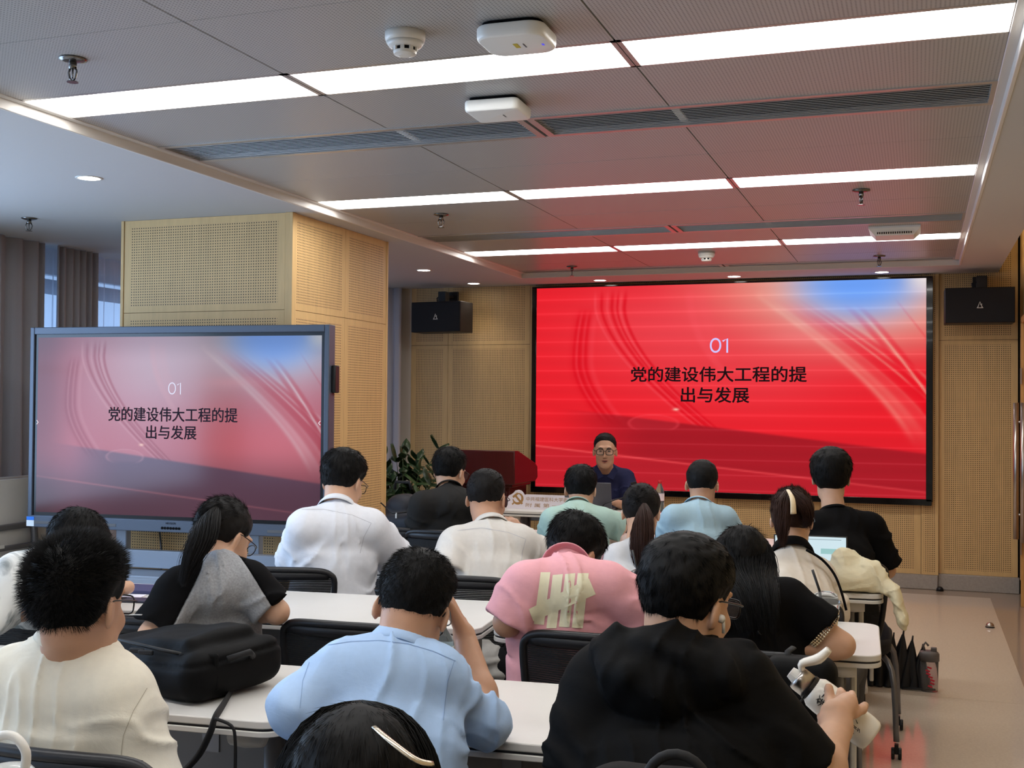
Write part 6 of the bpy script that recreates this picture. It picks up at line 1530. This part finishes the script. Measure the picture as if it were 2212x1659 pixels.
simple('man in a charcoal tee in front of the dark lectern', (972, 1008, 6.25), (972, 1056, 6.15), (912, 1082, 6.08), (1030, 1082, 6.15), PEL(965, 5.66), M_chk, yaw=-10, seed=61, drop=0.02, gl=True, hair=hr_(n=4500, len=.026, top=.024))
simple('man in a mint green tee right in front of the speaker', (1255, 1046, 6.2), (1250, 1084, 6.08), (1196, 1112, 6.02), (1302, 1112, 6.08), PEL(1250, 5.62), M_mint, yaw=6, seed=62, drop=0.035, eR=(1338, 1140, 6.15), hair=hr_(n=4500, len=.026, top=.022, side=.009))
simple('man with cropped hair in a pale blue tee before the big screen', (1517, 1034, 5.92), (1512, 1084, 5.82), (1458, 1110, 5.76), (1564, 1112, 5.82), PEL(1510, 5.55), M_pale, yaw=4, seed=63, drop=0.028, skin=1, hair=hr_(top=.012, side=.005, n=4500, len=.014))
simple('man with thick black hair in a black tee at the right end', (1795, 1018, 5.5), (1806, 1088, 5.4), (1764, 1116, 5.36), (1880, 1118, 5.4), PEL(1828, 5.26), M_blk2, yaw=4, pitch=6, seed=64, drop=0.048, eR=(1916, 1232, 5.42), knee=[Vector(PEL(1828, 5.26))+Vector((-.2, .4, -.02)), Vector(PEL(1828, 5.26))+Vector((-.03, .4, -.02))], hair=hr_(top=.034, side=.018, n=5000, len=.034, lift=.06, back=-.09), hs=.97)
# ---------------- the speaker, facing the audience
H = D(1307, 974, 8.2); Nn = D(1308, 1016, 8.34); sL = D(1350, 1034, 8.30); sR = D(1268, 1034, 8.32)
M_brow = mat('eyebrow_hair', (34, 28, 26), .7); M_eye = mat('dark_iris', (24, 16, 14), .2); M_scl = mat('eye_white', (214, 206, 198), .3); M_lip = mat('lip_skin', (158, 92, 82), .5); M_mouth = mat('mouth_dark', (60, 28, 26), .6)
def spx(t, org, H, R):
    hs = .98; glasses(t, org, H, R, hs, square=True, wd=.0024)
    c0 = np.array(list(H), F); W = lambda x, y, z: Vector(c0+R@(np.array([x, y, z], F)*hs)-org)
    for s in (-1, 1):
        MB().tube([W(s*.014, .101, .026), W(s*.030, .100, .032), W(s*.046, .088, .028)], [.003, .004, .0022], 8).build('eyebrow', M_brow, t, smooth=True)
        e = MB().tube([W(s*.021, .0925, .007), W(s*.031, .0935, .0078), W(s*.041, .0890, .007)], [.002, .0052, .002], 8).build('eye', M_eye, t, smooth=True)
    MB().tube([W(-.022, .094, -.062), W(-.008, .1005, -.058), W(0, .1, -.0595), W(.008, .1005, -.058), W(.022, .094, -.062)], [.002, .0034, .0034, .0034, .002], 8).build('upper_lip', M_lip, t, smooth=True)
    MB().tube([W(-.020, .094, -.066), W(0, .0995, -.074), W(.020, .094, -.066)], [.002, .0045, .002], 8).build('lower_lip', M_lip, t, smooth=True)
    MB().tube([W(-.018, .0945, -.064), W(0, .0965, -.0665), W(.018, .0945, -.064)], [.001, .0042, .001], 8).build('mouth', M_mouth, t, smooth=True)
    o3 = Vector(org); n_ = Vector(R@np.array([0, 1, 0], F)); nb = D(1308, 1020, 8.16)-o3; x_ = Vector(R@np.array([1, 0, 0], F))
    for s in (-1, 1):
        b = MB(); a = [nb+x_*s*.062+Vector((0, 0, .045))-n_*.02, nb+x_*s*.012+Vector((0, 0, -.030))+n_*.02, nb+x_*s*.055+Vector((0, 0, -.050))+n_*.022, nb+x_*s*.088+Vector((0, 0, .012))-n_*.0]
        b.add(a, [(0, 1, 2, 3)]); o = b.build('collar_flap', M_navy, t); md = o.modifiers.new('thickness', 'SOLIDIFY'); md.thickness = .005
wL = D(1330, 1086, 7.98); wR = D(1262, 1092, 7.98)
person('lecturer in a navy polo and black-rimmed glasses facing the audience', None, H, (194, 4, 0), Nn, sL, sR, (Nn.x, Nn.y+.06, .50),
       ((D(1368, 1100, 8.18), wL, hand_at(wL, (-.9, -.3, 0), (0, 0, -1), curl=.5)), (D(1246, 1104, 8.22), wR, hand_at(wR, (.9, -.3, 0), (0, 0, -1), curl=.5))),
       hs=.98, bs=.93, top=M_navy, vox=.008, hvox=.005, seed=66, fw=-1, sleeve=.85, sleeveW=1.2, skin=1, shirt_off=.013, collar=(.030, M_navy, .008),
       hair=dict(top=.012, side=.003, n=4500, len=.016, lift=.2, w=.0009, messy=.2, front=.100, temple=(.046, .072), fade=.05, grav=0), extra=spx)

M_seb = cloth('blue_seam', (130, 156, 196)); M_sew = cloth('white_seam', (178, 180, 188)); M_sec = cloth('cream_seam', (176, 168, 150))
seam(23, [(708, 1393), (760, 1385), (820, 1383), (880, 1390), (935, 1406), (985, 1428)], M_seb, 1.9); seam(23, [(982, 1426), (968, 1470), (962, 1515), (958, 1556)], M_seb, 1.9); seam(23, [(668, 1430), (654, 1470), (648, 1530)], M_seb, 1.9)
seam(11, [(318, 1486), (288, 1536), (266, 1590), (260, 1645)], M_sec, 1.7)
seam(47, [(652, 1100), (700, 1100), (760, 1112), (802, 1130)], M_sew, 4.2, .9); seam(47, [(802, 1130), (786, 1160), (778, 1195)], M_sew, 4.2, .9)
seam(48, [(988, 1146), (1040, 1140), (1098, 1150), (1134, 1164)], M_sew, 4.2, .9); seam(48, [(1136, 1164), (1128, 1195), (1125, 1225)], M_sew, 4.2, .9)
